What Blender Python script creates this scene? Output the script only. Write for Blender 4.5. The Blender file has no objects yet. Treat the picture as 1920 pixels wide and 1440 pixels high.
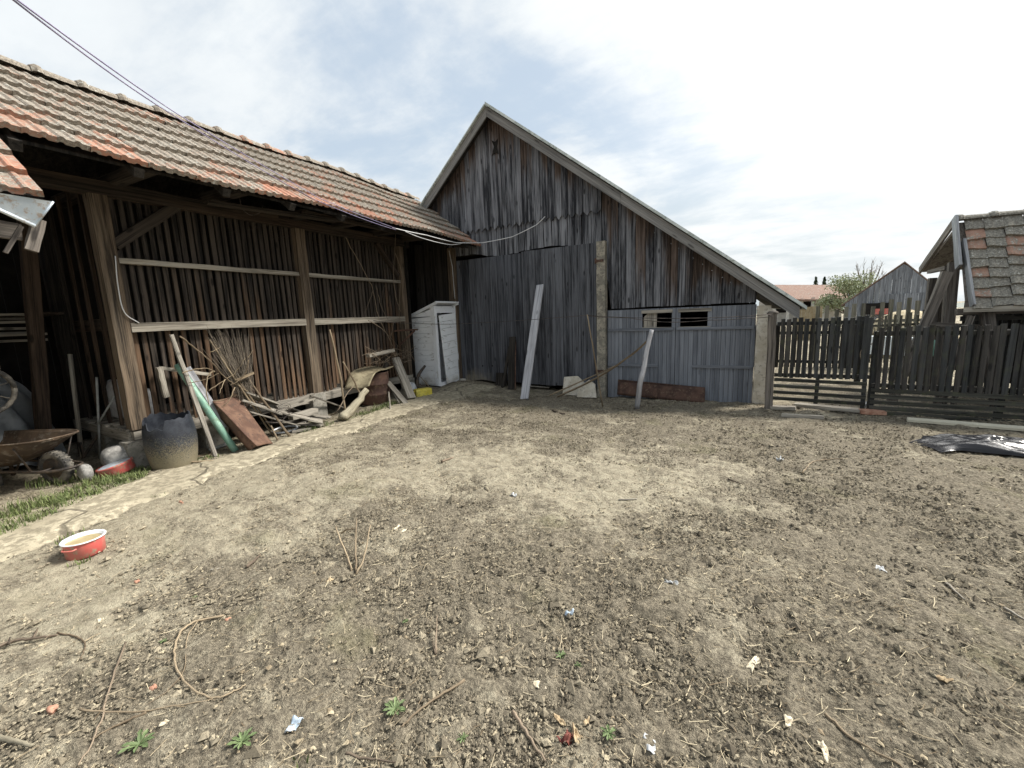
import bpy, math, random
import numpy as np
from mathutils import Vector, Matrix
random.seed(7); RNG = np.random.default_rng(7)
SC = bpy.context.scene; COL = SC.collection
R = math.radians; U = random.uniform
V = lambda *a: np.array(a if len(a) > 1 else a[0], float)

# ------------------------------------------------------------------ camera
FPX, YAW, PIT, ROL, CAMH = 785.1, R(-28.963), R(-9.077), R(-2.218), 1.6
_f = V(math.sin(YAW)*math.cos(PIT), math.cos(YAW)*math.cos(PIT), math.sin(PIT))
_r = V(math.cos(YAW), -math.sin(YAW), 0); _u = np.cross(_r, _f)
_c, _s = math.cos(ROL), math.sin(ROL)
CR, CU, CF = _c*_r+_s*_u, -_s*_r+_c*_u, _f
CP = V(0, 0, CAMH)
cam = bpy.data.objects.new('camera', bpy.data.cameras.new('camera')); COL.objects.link(cam)
cam.data.sensor_width = 36; cam.data.lens = FPX/1920*36; cam.data.clip_end = 2000; cam.data.clip_start = .05
M = Matrix.Identity(4)
for i in range(3): M[i][0], M[i][1], M[i][2] = CR[i], CU[i], -CF[i]
M[0][3], M[1][3], M[2][3] = CP
cam.matrix_world = M; SC.camera = cam

def ray(x, y): return (x-960)*CR-(y-720)*CU+FPX*CF
def on(ax, val, x, y):                      # photograph point on the plane axis = val
    d = ray(x, y); t = (val-CP[ax])/d[ax]; return CP+t*d
PX = lambda x, y, X: on(0, X, x, y)
PY = lambda x, y, Y: on(1, Y, x, y)

# ------------------------------------------------------------------ noise and ground height
def vnoise(x, y, seed):
    rs = np.random.default_rng(seed); T = rs.random((64, 64))
    xi = np.floor(x).astype(int); yi = np.floor(y).astype(int); fx = x-xi; fy = y-yi
    fx = fx*fx*(3-2*fx); fy = fy*fy*(3-2*fy)
    a = T[xi % 64, yi % 64]; b = T[(xi+1) % 64, yi % 64]; c = T[xi % 64, (yi+1) % 64]; d = T[(xi+1) % 64, (yi+1) % 64]
    return (a*(1-fx)+b*fx)*(1-fy)+(c*(1-fx)+d*fx)*fy-.5
def fbm(x, y, seed, oct=4, g=.5):
    r = 0; a = 1.
    ca, sa = math.cos(.7), math.sin(.7)
    for i in range(oct):
        r = r+a*vnoise(x, y, seed+i); a *= g; x, y = (x*ca-y*sa)*2.03+11.3, (x*sa+y*ca)*2.03+4.7
    return r
PL = np.array([(-6.3, -1.5), (-6.0, .0), (-5.75, .81), (-5.85, 1.33), (-5.87, 1.94), (-5.76, 2.76), (-5.76, 3.94), (-5.92, 5.5), (-5.85, 6.9), (-5.8, 8.2)])
PR = np.array([(-4.2, -1.5), (-4.3, .0), (-4.42, .6), (-4.54, .95), (-4.87, 1.83), (-4.97, 2.32), (-5.08, 3.98), (-4.98, 5.76), (-4.9, 7.4), (-4.7, 8.2)])
def pathd(x, y):                            # > 0 inside the path
    l = np.interp(y, PL[:, 1], PL[:, 0]); r = np.interp(y, PR[:, 1], PR[:, 0])
    d = np.minimum(x-l, r-x)
    return np.where((y > -1.5) & (y < 8.1), d, -1)
def sstep(a, b, t):
    t = np.clip((t-a)/(b-a), 0, 1); return t*t*(3-2*t)
def gbase(x, y):
    z = np.interp(x, [-9, -6, -5, -3.6, -2.4, -1, .3, 2], [.12, .12, .06, -.02, -.1, -.08, -.03, 0])*sstep(4.5, 8, y)*(1-sstep(9.5, 13, y))
    return z-.03*sstep(-5.9, -6.3, x)*(1-sstep(5, 7, y))
def gz(x, y):
    x = np.asarray(x, float); y = np.asarray(y, float)
    z = gbase(x, y)
    far = 1-sstep(12, 20, np.hypot(x, y))
    pd = pathd(x, y)
    n = .05*fbm(x*.8, y*.8, 3, 3)+.028*fbm(x*3.1, y*3.1, 20, 3)
    n = n*(1-.7*sstep(-.25, .15, pd))
    return z+n*far
def G(x, y):                                # photograph point on the ground
    p = on(2, 0, x, y)
    for _ in range(6): p = on(2, float(gz(p[0], p[1])), x, y)
    return p
def onG(x, y, dz=0): return V(x, y, float(gz(x, y))+dz)
def lift(p, d): return p+V(0, 0, d)

# ------------------------------------------------------------------ materials
class NT:
    def __init__(s, name):
        s.m = bpy.data.materials.new(name); s.m.use_nodes = True; s.t = s.m.node_tree
        s.b = s.t.nodes['Principled BSDF']; s.b.inputs['Specular IOR Level'].default_value = .25
    def n(s, t, **k):
        o = s.t.nodes.new(t)
        for a, b in k.items(): setattr(o, a, b)
        return o
    def l(s, a, b): s.t.links.new(a, b)
    def put(s, sock, v):
        if isinstance(v, bpy.types.NodeSocket): s.l(v, sock)
        else:
            if isinstance(v, tuple) and len(v) == 3 and sock.type == 'RGBA': v = (*v, 1)
            sock.default_value = v
    def attr(s, name, out='Fac'): o = s.n('ShaderNodeAttribute', attribute_name=name); return o.outputs[out]
    def math(s, op, a, b=0., c=None, clamp=False):
        o = s.n('ShaderNodeMath', operation=op, use_clamp=clamp); s.put(o.inputs[0], a); s.put(o.inputs[1], b)
        if c is not None: s.put(o.inputs[2], c)
        return o.outputs[0]
    def vmul(s, a, b):
        o = s.n('ShaderNodeVectorMath', operation='MULTIPLY'); s.put(o.inputs[0], a); o.inputs[1].default_value = b; return o.outputs[0]
    def noise(s, vec, sc=1., det=4., ro=.6, dist=0.):
        o = s.n('ShaderNodeTexNoise'); s.put(o.inputs['Vector'], vec); o.inputs['Scale'].default_value = sc
        o.inputs['Detail'].default_value = det; o.inputs['Roughness'].default_value = ro; o.inputs['Distortion'].default_value = dist
        return o.outputs['Fac']
    def voro(s, vec, sc=1., feat='F1', out='Distance'):
        o = s.n('ShaderNodeTexVoronoi', feature=feat); s.put(o.inputs['Vector'], vec); o.inputs['Scale'].default_value = sc; return o.outputs[out]
    def rng(s, v, a, b, c=0., d=1.):
        o = s.n('ShaderNodeMapRange', interpolation_type='SMOOTHSTEP'); s.put(o.inputs[0], v)
        for i, q in enumerate((a, b, c, d)): o.inputs[i+1].default_value = q
        return o.outputs[0]
    def mix(s, f, a, b, mode='MIX'):
        o = s.n('ShaderNodeMix', data_type='RGBA', blend_type=mode); s.put(o.inputs[0], f); s.put(o.inputs[6], a); s.put(o.inputs[7], b); return o.outputs[2]
    def bump(s, h, st=.5, d=.01):
        o = s.n('ShaderNodeBump'); s.put(o.inputs['Height'], h); o.inputs['Strength'].default_value = st; o.inputs['Distance'].default_value = d
        s.l(o.outputs[0], s.b.inputs['Normal'])
    def done(s, col, rough=.85, metal=0.):
        s.put(s.b.inputs['Base Color'], col); s.put(s.b.inputs['Roughness'], rough); s.b.inputs['Metallic'].default_value = metal; return s.m
    def obj(s): return s.n('ShaderNodeTexCoord').outputs['Object']
    def pos(s): return s.n('ShaderNodeNewGeometry').outputs['Position']

def wood(name, light, dark, brown=(.10, .055, .03), br=0., contrast=1., knot=.75, rough=.85, moss=0., peel=None, dirt=0., dx=None, bias=0.):
    k = NT(name); pc = k.attr('pc', 'Vector'); ti = k.attr('tint')
    g = k.noise(k.vmul(pc, (75, 75, 2.2)), 1, 5, .65)
    g2 = k.noise(k.vmul(pc, (190, 190, 5)), 1, 3, .6)
    s1 = k.noise(k.vmul(pc, (11, 11, .9)), 1, 4, .6, .4)
    s2 = k.noise(k.vmul(pc, (26, 26, .45)), 1, 3, .55)
    f = k.math('ADD', k.math('MULTIPLY', k.math('SUBTRACT', s1, .5), 2.3*contrast), k.math('MULTIPLY', k.math('SUBTRACT', g, .5), 2.4*contrast))
    f = k.math('ADD', f, k.math('MULTIPLY', k.math('SUBTRACT', s2, .5), 2.2*contrast))
    f = k.math('ADD', f, k.math('MULTIPLY', k.math('SUBTRACT', g2, .5), 1.0*contrast))
    f = k.math('ADD', k.math('ADD', f, .5+bias), k.math('MULTIPLY', k.math('SUBTRACT', ti, .5), .5), clamp=True)
    ckk = k.rng(k.noise(k.vmul(pc, (38, 38, .8)), 1, 4, .6, .3), .27, .35, .75, 0)
    col = k.mix(f, dark, light); dkk = tuple(c*.4 for c in dark)
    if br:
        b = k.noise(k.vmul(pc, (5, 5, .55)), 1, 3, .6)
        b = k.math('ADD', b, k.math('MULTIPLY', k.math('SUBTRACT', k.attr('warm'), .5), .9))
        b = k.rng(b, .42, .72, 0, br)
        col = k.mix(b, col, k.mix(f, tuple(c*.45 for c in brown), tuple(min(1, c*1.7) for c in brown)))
    if peel:
        p = k.rng(k.noise(k.vmul(pc, (40, 40, 9)), 1, 5, .7), .38, .5)
        p2 = k.math('ADD', p, k.rng(k.noise(pc, 6, 2, .5), .3, .55), clamp=True)
        col = k.mix(p2, col, k.mix(k.noise(k.vmul(pc, (8, 8, 3)), 1, 4), tuple(c*.82 for c in peel), peel))
    if knot:
        vp = k.vmul(pc, (8, 8, 2.6)); v = k.voro(vp, 1); kn = k.rng(v, .09, .19, 1, 0)
        sx = k.n('ShaderNodeSeparateColor'); k.l(k.voro(vp, 1, out='Color'), sx.inputs[0]); kn = k.math('MULTIPLY', kn, k.math('GREATER_THAN', sx.outputs[0], .55))
        col = k.mix(k.math('MULTIPLY', kn, knot), col, tuple(c*.35 for c in dark))
    if not peel: col = k.mix(ckk, col, dkk)
    if moss:
        mo = k.rng(k.noise(pc, 9, 4, .65), .5, .7, 0, moss); col = k.mix(mo, col, (.09, .10, .045))
    if dirt:
        sp = k.n('ShaderNodeSeparateXYZ'); k.l(k.pos(), sp.inputs[0])
        zz = k.math('ADD', sp.outputs[2], k.math('MULTIPLY', k.math('SUBTRACT', k.noise(k.pos(), 4, 4), .5), .7))
        dm = k.rng(zz, .0, .42, dirt, 0)
        if dx: dm = k.math('MULTIPLY', dm, k.math('MULTIPLY', k.rng(sp.outputs[0], dx[0], dx[0]+.1), k.rng(sp.outputs[0], dx[1]-.5, dx[1], 1, 0)))
        col = k.mix(dm, col, (.30, .26, .18))
    k.bump(k.math('ADD', g, k.math('MULTIPLY', s1, .6)), .55, .006)
    return k.done(col, rough)

def plain(name, c1, c2, sc=8., rough=.8, metal=0., bump=.2, c3=None, lo=.4, hi=.6, vec='obj', tint=.0, det=5):
    k = NT(name); p = k.obj() if vec == 'obj' else k.attr('pc', 'Vector')
    n = k.noise(p, sc, det, .62); col = k.mix(k.rng(n, lo, hi), c1, c2)
    if c3: col = k.mix(k.rng(k.noise(p, sc*3.1, 4, .7), .52, .66), col, c3)
    if tint:
        t = k.math('MULTIPLY_ADD', k.attr('tint'), tint, 1-tint*.5)
        o = k.n('ShaderNodeVectorMath', operation='SCALE'); k.l(col, o.inputs[0]); k.l(t, o.inputs[3]); col = o.outputs[0]
    if bump: k.bump(k.noise(p, sc*4, 5, .7), bump, .01)
    return k.done(col, rough, metal)

MAT = {}
MAT['barn'] = wood('barn_wood', (.235, .24, .26), (.017, .018, .022), (.085, .055, .037), .8, bias=-.10, contrast=.88)
MAT['door'] = wood('barn_door_wood', (.135, .14, .155), (.022, .023, .027), contrast=.85)
MAT['doorworn'] = wood('worn_barn_door_wood', (.105, .11, .125), (.018, .019, .023), contrast=.8, dirt=.75, dx=(-5.95, -5.0))
MAT['garage'] = wood('garage_door_wood', (.225, .24, .268), (.095, .103, .12), contrast=.6, knot=.35)
MAT['barge'] = wood('bargeboard_wood', (.27, .262, .25), (.10, .097, .093), contrast=.8)
MAT['crib'] = wood('crib_wood', (.06, .048, .038), (.011, .009, .008), (.06, .036, .022), .4)
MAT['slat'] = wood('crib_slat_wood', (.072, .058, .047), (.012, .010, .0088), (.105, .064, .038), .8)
MAT['post'] = wood('crib_post_wood', (.155, .125, .092), (.024, .020, .016), (.115, .08, .052), .45)
MAT['rail'] = wood('crib_rail_wood', (.40, .365, .305), (.12, .105, .085), knot=.4)
MAT['dark'] = wood('dark_old_wood', (.045, .039, .033), (.010, .009, .008))  # dark brown wood shared by roof boards, rafters and loose planks
MAT['grey'] = wood('grey_plank_wood', (.36, .33, .28), (.11, .10, .085))
MAT['pale'] = wood('pale_plank_wood', (.50, .50, .52), (.22, .22, .235), knot=.5)
MAT['tan'] = wood('tan_stick_wood', (.34, .27, .18), (.12, .09, .06), knot=.2)
MAT['vine'] = wood('vine_bark', (.25, .195, .14), (.065, .05, .038), knot=0)
MAT['fence'] = wood('fence_wood', (.060, .062, .062), (.015, .016, .0165), (.045, .034, .024), .35, moss=.25, contrast=.8)
MAT['fencelow'] = wood('mossy_fence_wood', (.072, .070, .058), (.020, .020, .017), moss=.4)
MAT['farfence'] = wood('far_fence_wood', (.20, .185, .145), (.075, .07, .055), moss=.35)
MAT['white'] = wood('white_paint_wood', (.34, .31, .28), (.14, .12, .11), peel=(.90, .92, .94), knot=.1, dirt=.7)
MAT['whitetrim'] = wood('white_trim_wood', (.4, .37, .33), (.2, .18, .16), peel=(.80, .82, .85), knot=.2)
MAT['shedwood'] = wood('shed_grey_wood', (.20, .175, .15), (.05, .043, .038))
MAT['cream'] = wood('cream_board', (.60, .56, .44), (.44, .41, .32), knot=.2)
MAT['twig'] = wood('grey_twig', (.24, .205, .16), (.06, .05, .04), knot=0)
MAT['shedbarge'] = wood('shed_bargeboard_wood', (.36, .37, .385), (.17, .175, .185), knot=.2)
MAT['farwood'] = wood('far_barn_wood', (.25, .265, .29), (.10, .107, .12))
MAT['log'] = wood('log_wood', (.42, .38, .28), (.17, .15, .11), knot=.5, moss=.25)
MAT['concrete'] = plain('concrete', (.20, .185, .155), (.34, .31, .25), 9, .95, bump=.5, c3=(.13, .12, .10))
MAT['plaster'] = plain('plaster', (.50, .45, .36), (.62, .58, .50), 5, .95, bump=.45, c3=(.36, .32, .26))
MAT['block'] = plain('concrete_block', (.22, .21, .18), (.34, .32, .28), 7, .95, bump=.5, c3=(.14, .13, .11))
MAT['stone'] = plain('field_stone', (.20, .195, .185), (.33, .32, .30), 9, .9, bump=.6, c3=(.42, .41, .38))
MAT['rust'] = plain('rusty_iron', (.115, .066, .048), (.19, .115, .08), 5, .8, .2, .3, c3=(.09, .06, .048))
MAT['darkrust'] = plain('dark_rusty_iron', (.07, .042, .034), (.12, .07, .052), 5, .8, .2, .3, c3=(.16, .11, .075))
MAT['barrow'] = plain('rusty_barrow_steel', (.075, .055, .040), (.125, .088, .060), 4, .75, .25, .25, c3=(.17, .145, .115))
MAT['iron'] = plain('dark_iron', (.05, .045, .042), (.11, .085, .065), 12, .6, .5, .2)
MAT['rubber'] = plain('dusty_rubber', (.05, .048, .045), (.17, .155, .13), 10, .9, bump=.4)
MAT['zinc'] = plain('zinc_sheet', (.50, .58, .66), (.66, .72, .78), 5, .45, .35, .1, c3=(.42, .36, .32))
MAT['roofsheet'] = plain('pale_roof_sheet', (.42, .46, .44), (.58, .62, .60), 3, .8, bump=.2, c3=(.3, .33, .3))
MAT['lidsheet'] = plain('tan_old_sheet', (.24, .205, .135), (.36, .315, .21), 5, .8, .1, .3, c3=(.16, .13, .085))
MAT['cloth'] = plain('grey_tarpaulin', (.15, .16, .165), (.24, .25, .255), 4, .7, bump=.3)
MAT['sack'] = plain('white_woven_sack', (.45, .46, .47), (.58, .59, .6), 9, .7, bump=.5)
MAT['plastic'] = plain('black_plastic_film', (.010, .011, .014), (.022, .022, .025), 6, .2, bump=.12)
MAT['yellow'] = plain('yellow_plastic', (.52, .43, .055), (.62, .53, .10), 6, .5, bump=.1, c3=(.38, .33, .1))
MAT['redenamel'] = plain('red_enamel', (.58, .115, .10), (.50, .16, .13), 7, .4, bump=.15, c3=(.36, .28, .2))
MAT['enamelrim'] = plain('white_enamel', (.72, .74, .76), (.80, .82, .84), 6, .3, bump=.05)
MAT['feed'] = plain('ochre_water', (.33, .265, .14), (.40, .33, .19), 12, .5, bump=.3)
MAT['greenpipe'] = plain('green_painted_pipe', (.15, .28, .215), (.24, .38, .30), 6, .5, .1, .15, c3=(.16, .24, .17))
MAT['pvc'] = plain('grey_plastic_pipe', (.26, .27, .26), (.36, .37, .36), 6, .6, bump=.1)
MAT['paper'] = plain('white_paper', (.46, .47, .47), (.66, .67, .67), 14, .7, bump=.3)
MAT['bluepaper'] = plain('pale_blue_scrap', (.34, .42, .5), (.5, .56, .62), 20, .6, bump=.3)
MAT['brick'] = plain('orange_brick', (.33, .17, .115), (.42, .25, .175), 20, .9, bump=.4)
MAT['dryleaf'] = plain('dry_leaf', (.34, .25, .15), (.44, .35, .22), 30, .8, bump=.3)
MAT['redleaf'] = plain('dark_red_leaf', (.12, .035, .03), (.20, .07, .05), 30, .7, bump=.3)
MAT['chip'] = plain('pale_wood_chip', (.50, .43, .31), (.60, .53, .4), 30, .85, bump=.3)
MAT['cable'] = plain('black_cable', (.20, .17, .28), (.28, .25, .36), 3, .5, bump=0)
MAT['whitecable'] = plain('white_cable', (.62, .63, .64), (.7, .7, .7), 3, .5, bump=0)
MAT['wire'] = plain('old_wire', (.05, .045, .042), (.12, .10, .09), 9, .6, .4, 0)
MAT['strawheap'] = plain('straw_heap', (.32, .26, .16), (.48, .41, .28), 12, .9, bump=.8)
MAT['ochre'] = plain('ochre_boards', (.24, .19, .115), (.32, .27, .18), 4, .9, bump=.3)
MAT['bluewhite'] = plain('pale_blue_trough', (.62, .68, .72), (.72, .77, .8), 4, .5, bump=.1)
MAT['whitewash'] = plain('whitewashed_wall', (.55, .53, .48), (.66, .64, .6), 3, .9, bump=.2)
MAT['void'] = plain('painted_dark_void', (.012, .011, .010), (.02, .018, .016), 3, 1., bump=.1)  # near-black paints the dark of interiors, holes and openings

def tile_mat(name, clay, clay2, lichen, lich_amt, bias=0.):
    k = NT(name); pc = k.attr('pc', 'Vector'); ti = k.attr('tint'); w = k.attr('warm')
    base = k.mix(ti, clay, clay2)
    base = k.mix(k.rng(k.noise(pc, 14, 4, .7), .35, .7, 0, .55), base, tuple(c*.55 for c in clay))
    n = k.noise(k.pos(), 5.5, 7, .74, .3); n2 = k.noise(pc, 42, 5, .75)
    f = k.math('ADD', k.math('MULTIPLY', n, .62), k.math('MULTIPLY', n2, .46))
    f = k.math('ADD', f, k.math('MULTIPLY', k.math('SUBTRACT', w, .5-bias), .26))
    lc = k.mix(k.rng(n2, .42, .6), tuple(c*.52 for c in lichen), lichen)
    col = k.mix(k.rng(f, .46, .56, 0, lich_amt), base, lc)
    sp = k.rng(k.noise(pc, 34, 4, .65), .56, .63, 0, .85)
    col = k.mix(k.math('MULTIPLY', sp, k.rng(n, .46, .58)), col, (.50, .50, .45))
    dk = k.rng(k.noise(pc, 27, 5, .7), .33, .43, .38, 0); col = k.mix(dk, col, (.08, .068, .055))
    k.bump(k.math('ADD', n2, n), .5, .008)
    return k.done(col, .9)
MAT['tile'] = tile_mat('old_clay_tile', (.40, .19, .125), (.30, .185, .135), (.285, .26, .215), .93, .12)
MAT['tile2'] = tile_mat('mossy_clay_tile', (.38, .225, .165), (.30, .22, .175), (.28, .265, .225), .97, .24)
MAT['fartile'] = tile_mat('far_clay_tile', (.27, .165, .125), (.31, .20, .155), (.24, .2, .17), .5)

def soil_mat():
    k = NT('yard_soil'); p = k.pos(); dry = k.attr('dry')
    n1 = k.noise(p, 2.2, 6, .65); n2 = k.noise(p, 11, 6, .7); n3 = k.noise(p, 48, 5, .7); n4 = k.noise(p, 150, 3, .6)
    f = k.math('ADD', dry, k.math('MULTIPLY', k.math('SUBTRACT', n1, .5), .9))
    f = k.math('ADD', f, k.math('MULTIPLY', k.math('SUBTRACT', n2, .5), 2.0))
    f = k.math('ADD', f, k.math('MULTIPLY', k.math('SUBTRACT', n3, .5), 1.3))
    f = k.rng(f, .05, .95)
    dark = k.mix(k.rng(n3, .35, .65), (.118, .101, .074), (.265, .229, .168))
    pale = k.mix(k.rng(n2, .35, .65), (.285, .25, .182), (.40, .358, .265))
    col = k.mix(f, dark, pale)
    gm = k.rng(k.noise(p, 1.3, 4, .6), .56, .7, 0, .3); col = k.mix(gm, col, (.16, .155, .07))
    fl = k.rng(k.voro(p, 60), .06, .12, .65, 0); col = k.mix(k.math('MULTIPLY', fl, k.rng(n2, .5, .6)), col, (.40, .34, .24))
    c = k.math('ADD', k.math('MULTIPLY', n3, .6), k.math('MULTIPLY', n4, .3)); c = k.math('ADD', c, n2)
    k.bump(c, 1., .035)
    return k.done(col, 1.)
MAT['soil'] = soil_mat()
def path_mat():
    k = NT('path_concrete'); p = k.pos()
    n1 = k.noise(p, 1.7, 5, .62); n2 = k.noise(p, 14, 6, .7); n3 = k.noise(p, 70, 4, .65)
    col = k.mix(k.rng(n1, .35, .65), (.325, .288, .21), (.48, .43, .32))
    col = k.mix(k.rng(k.math('ADD', n2, k.math('MULTIPLY', n1, .3)), .58, .72, 0, .8), col, (.20, .175, .125))
    d = k.n('ShaderNodeVectorMath', operation='ADD'); k.l(p, d.inputs[0])
    nv = k.n('ShaderNodeTexNoise'); k.l(p, nv.inputs['Vector']); nv.inputs['Scale'].default_value = 3; k.l(k.vmul(nv.outputs['Color'], (.5, .5, 0)), d.inputs[1])
    e = k.voro(k.vmul(d.outputs[0], (.7, .7, 0)), 1, 'DISTANCE_TO_EDGE'); ck = k.rng(e, .004, .014, 1, 0)
    col = k.mix(k.math('MULTIPLY', ck, .7), col, (.07, .06, .045))
    k.bump(k.math('SUBTRACT', k.math('ADD', n2, k.math('MULTIPLY', n3, .5)), ck), .6, .012)
    return k.done(col, .95)
MAT['path'] = path_mat()
def clod_mat():
    k = NT('soil_clod'); ti = k.attr('tint'); p = k.pos()
    col = k.mix(ti, (.105, .089, .065), (.42, .365, .262)); col = k.mix(k.rng(k.noise(p, 120, 3, .6), .4, .65, 0, .5), col, (.075, .064, .048))
    return k.done(col, 1.)
MAT['clod'] = clod_mat()
def straw_mat():
    k = NT('straw_litter'); return k.done(k.mix(k.attr('tint'), (.15, .11, .068), (.52, .45, .31)), .85)
MAT['straw'] = straw_mat()
def leaf_mat(name, a, b):
    k = NT(name); col = k.mix(k.attr('tint'), a, b); k.b.inputs['Subsurface Weight'].default_value = 0
    return k.done(col, .6)
MAT['grass'] = leaf_mat('green_grass', (.075, .105, .035), (.185, .215, .085))
MAT['weed'] = leaf_mat('weed_leaf', (.085, .12, .05), (.155, .205, .09))
MAT['bush'] = leaf_mat('spring_leaf', (.20, .23, .12), (.38, .41, .25))
MAT['blossom'] = leaf_mat('white_blossom', (.55, .57, .5), (.78, .78, .74))
MAT['conifer'] = leaf_mat('conifer_needle', (.03, .05, .03), (.07, .095, .05))
def drum_mat():
    k = NT('spattered_blue_plastic'); p = k.obj(); sp = k.n('ShaderNodeSeparateXYZ'); k.l(p, sp.inputs[0])
    n = k.noise(p, 9, 6, .7); n2 = k.noise(p, 75, 5, .8)
    base = k.mix(k.rng(n, .35, .65), (.018, .021, .028), (.042, .047, .057))
    h = k.math('ADD', sp.outputs[2], k.math('MULTIPLY', k.math('SUBTRACT', n2, .5), 1.15)); h = k.math('ADD', h, k.math('MULTIPLY', k.math('SUBTRACT', n, .5), .2))
    col = k.mix(k.rng(h, .06, .36, .8, 0), base, k.mix(n, (.20, .17, .11), (.33, .29, .19)))
    k.bump(n2, .25, .006); return k.done(col, .5)
MAT['drum'] = drum_mat()

# ------------------------------------------------------------------ mesh builder
class MB:
    def __init__(s): s.v = []; s.f = []; s.pc = []; s.ti = []; s.wa = []; s.sm = []; s.k = 0
    def add(s, verts, faces, pc, tint=None, warm=None, smooth=False):
        o = s.k; n = len(verts)
        s.v.append(np.asarray(verts, float)); s.pc.append(np.asarray(pc, float))
        s.ti.append(np.full(n, random.random() if tint is None else tint) if np.ndim(tint) == 0 else np.asarray(tint))
        s.wa.append(np.full(n, random.random() if warm is None else warm) if np.ndim(warm) == 0 else np.asarray(warm))
        s.f += [tuple(i+o for i in q) for q in faces]; s.sm += [smooth]*len(faces); s.k += n
    def frame(s, a, b, up):
        d = b-a; L = np.linalg.norm(d); d = d/L
        up = V(up)
        if abs(up@d) > .95: up = V(1, 0, 0) if abs(d[0]) < .9 else V(0, 1, 0)
        x = np.cross(d, up); x /= np.linalg.norm(x); y = np.cross(x, d); return d, x, y, L
    def beam(s, a, b, w, t, up=(0, 0, 1), n=1, jit=0., taper=1., tint=None, warm=None, bow=0., cut=0., twist=0., warm2=None):
        a = V(a); b = V(b); d, x, y, L = s.frame(a, b, up); sd = V(U(0, 60), U(0, 60), U(0, 60))
        vs = []; pc = []
        for i in range(n+1):
            q = i/n; c = a+(b-a)*q+y*bow*math.sin(math.pi*q); k = 1+(taper-1)*q
            an = twist*q; xx = x*math.cos(an)+y*math.sin(an); yy = y*math.cos(an)-x*math.sin(an)
            for sx, sy in ((-1, -1), (1, -1), (1, 1), (-1, 1)):
                cc = (U(-cut, cut) if i in (0, n) else 0)
                vs.append(c+xx*(sx*w/2*k+U(-jit, jit))+yy*(sy*t/2*k+U(-jit, jit)*.6)+d*cc)
                pc.append(V(sx*w/2, sy*t/2, q*L)+sd)
        fs = [(3, 2, 1, 0), (4*n, 4*n+1, 4*n+2, 4*n+3)]
        for i in range(n):
            for j in range(4): k2 = (j+1) % 4; fs.append((4*i+j, 4*i+k2, 4*i+4+k2, 4*i+4+j))
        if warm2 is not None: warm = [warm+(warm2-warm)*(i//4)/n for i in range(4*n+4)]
        s.add(vs, fs, pc, tint, warm)
        return s
    def prism(s, poly, o, ux, uy, dp, tint=None, warm=None):     # 2-D outline (u, v) pushed along dp; grain along uy
        o = V(o); ux = V(ux); uy = V(uy); dp = V(dp); n = len(poly); sd = V(U(0, 60), U(0, 60), U(0, 60))
        vs = [o+ux*u+uy*v for u, v in poly]+[o+ux*u+uy*v+dp for u, v in poly]
        L = np.linalg.norm(dp); pc = [V(u, 0, v)+sd for u, v in poly]+[V(u, L, v)+sd for u, v in poly]
        area = sum(poly[i][0]*poly[(i+1) % n][1]-poly[(i+1) % n][0]*poly[i][1] for i in range(n))
        flip = (np.cross(ux, uy)@dp > 0) == (area > 0)
        f1 = tuple(range(n)); f2 = tuple(range(2*n-1, n-1, -1)); sides = [(i, n+i, n+(i+1) % n, (i+1) % n) for i in range(n)]
        fs = [f1[::-1], f2[::-1]]+[q[::-1] for q in sides] if flip else [f1, f2]+sides
        s.add(vs, fs, pc, tint, warm); return s
    def tube(s, pts, r, n=6, tint=None, caps=True, smooth=True, warm=None):
        P = [V(p) for p in pts]; m = len(P); rr = [r]*m if np.ndim(r) == 0 else list(r); sd = V(U(0, 60), U(0, 60), U(0, 60))
        vs = []; pc = []; L = 0; up = None
        for i in range(m):
            d = P[min(i+1, m-1)]-P[max(i-1, 0)]; d /= (np.linalg.norm(d)+1e-9)
            if up is None:
                up = V(0, 0, 1) if abs(d[2]) < .9 else V(1, 0, 0)
            x = np.cross(d, up); x /= np.linalg.norm(x); y = np.cross(x, d); up = y
            if i: L += np.linalg.norm(P[i]-P[i-1])
            for j in range(n):
                a = 2*math.pi*j/n; c, q = math.cos(a), math.sin(a)
                vs.append(P[i]+(x*c+y*q)*rr[i]); pc.append(V(c*rr[i], q*rr[i], L)+sd)
        fs = []
        for i in range(m-1):
            for j in range(n): k = (j+1) % n; fs.append((i*n+j, i*n+k, (i+1)*n+k, (i+1)*n+j))
        if caps: fs += [tuple(range(n))[::-1], tuple(range((m-1)*n, m*n))]
        s.add(vs, fs, pc, tint, warm, smooth); return s
    def lathe(s, prof, o, n=24, jit=0., ax=None, caps=(True, False), sm=True, tint=None):
        o = V(o); vs = []; pc = []
        A = np.eye(3) if ax is None else np.array(ax).T
        for r, z in prof:
            for j in range(n):
                a = 2*math.pi*j/n; k = 1+U(-jit, jit)
                p = A@V(r*k*math.cos(a), r*k*math.sin(a), z); vs.append(o+p); pc.append(V(r*a, 0, z))
        fs = []; m = len(prof)
        for i in range(m-1):
            for j in range(n): k = (j+1) % n; fs.append((i*n+j, i*n+k, (i+1)*n+k, (i+1)*n+j))
        if caps[0]: fs.append(tuple(range(n))[::-1])
        if caps[1]: fs.append(tuple(range((m-1)*n, m*n)))
        s.add(vs, fs, pc, tint, None, sm); return s
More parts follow.
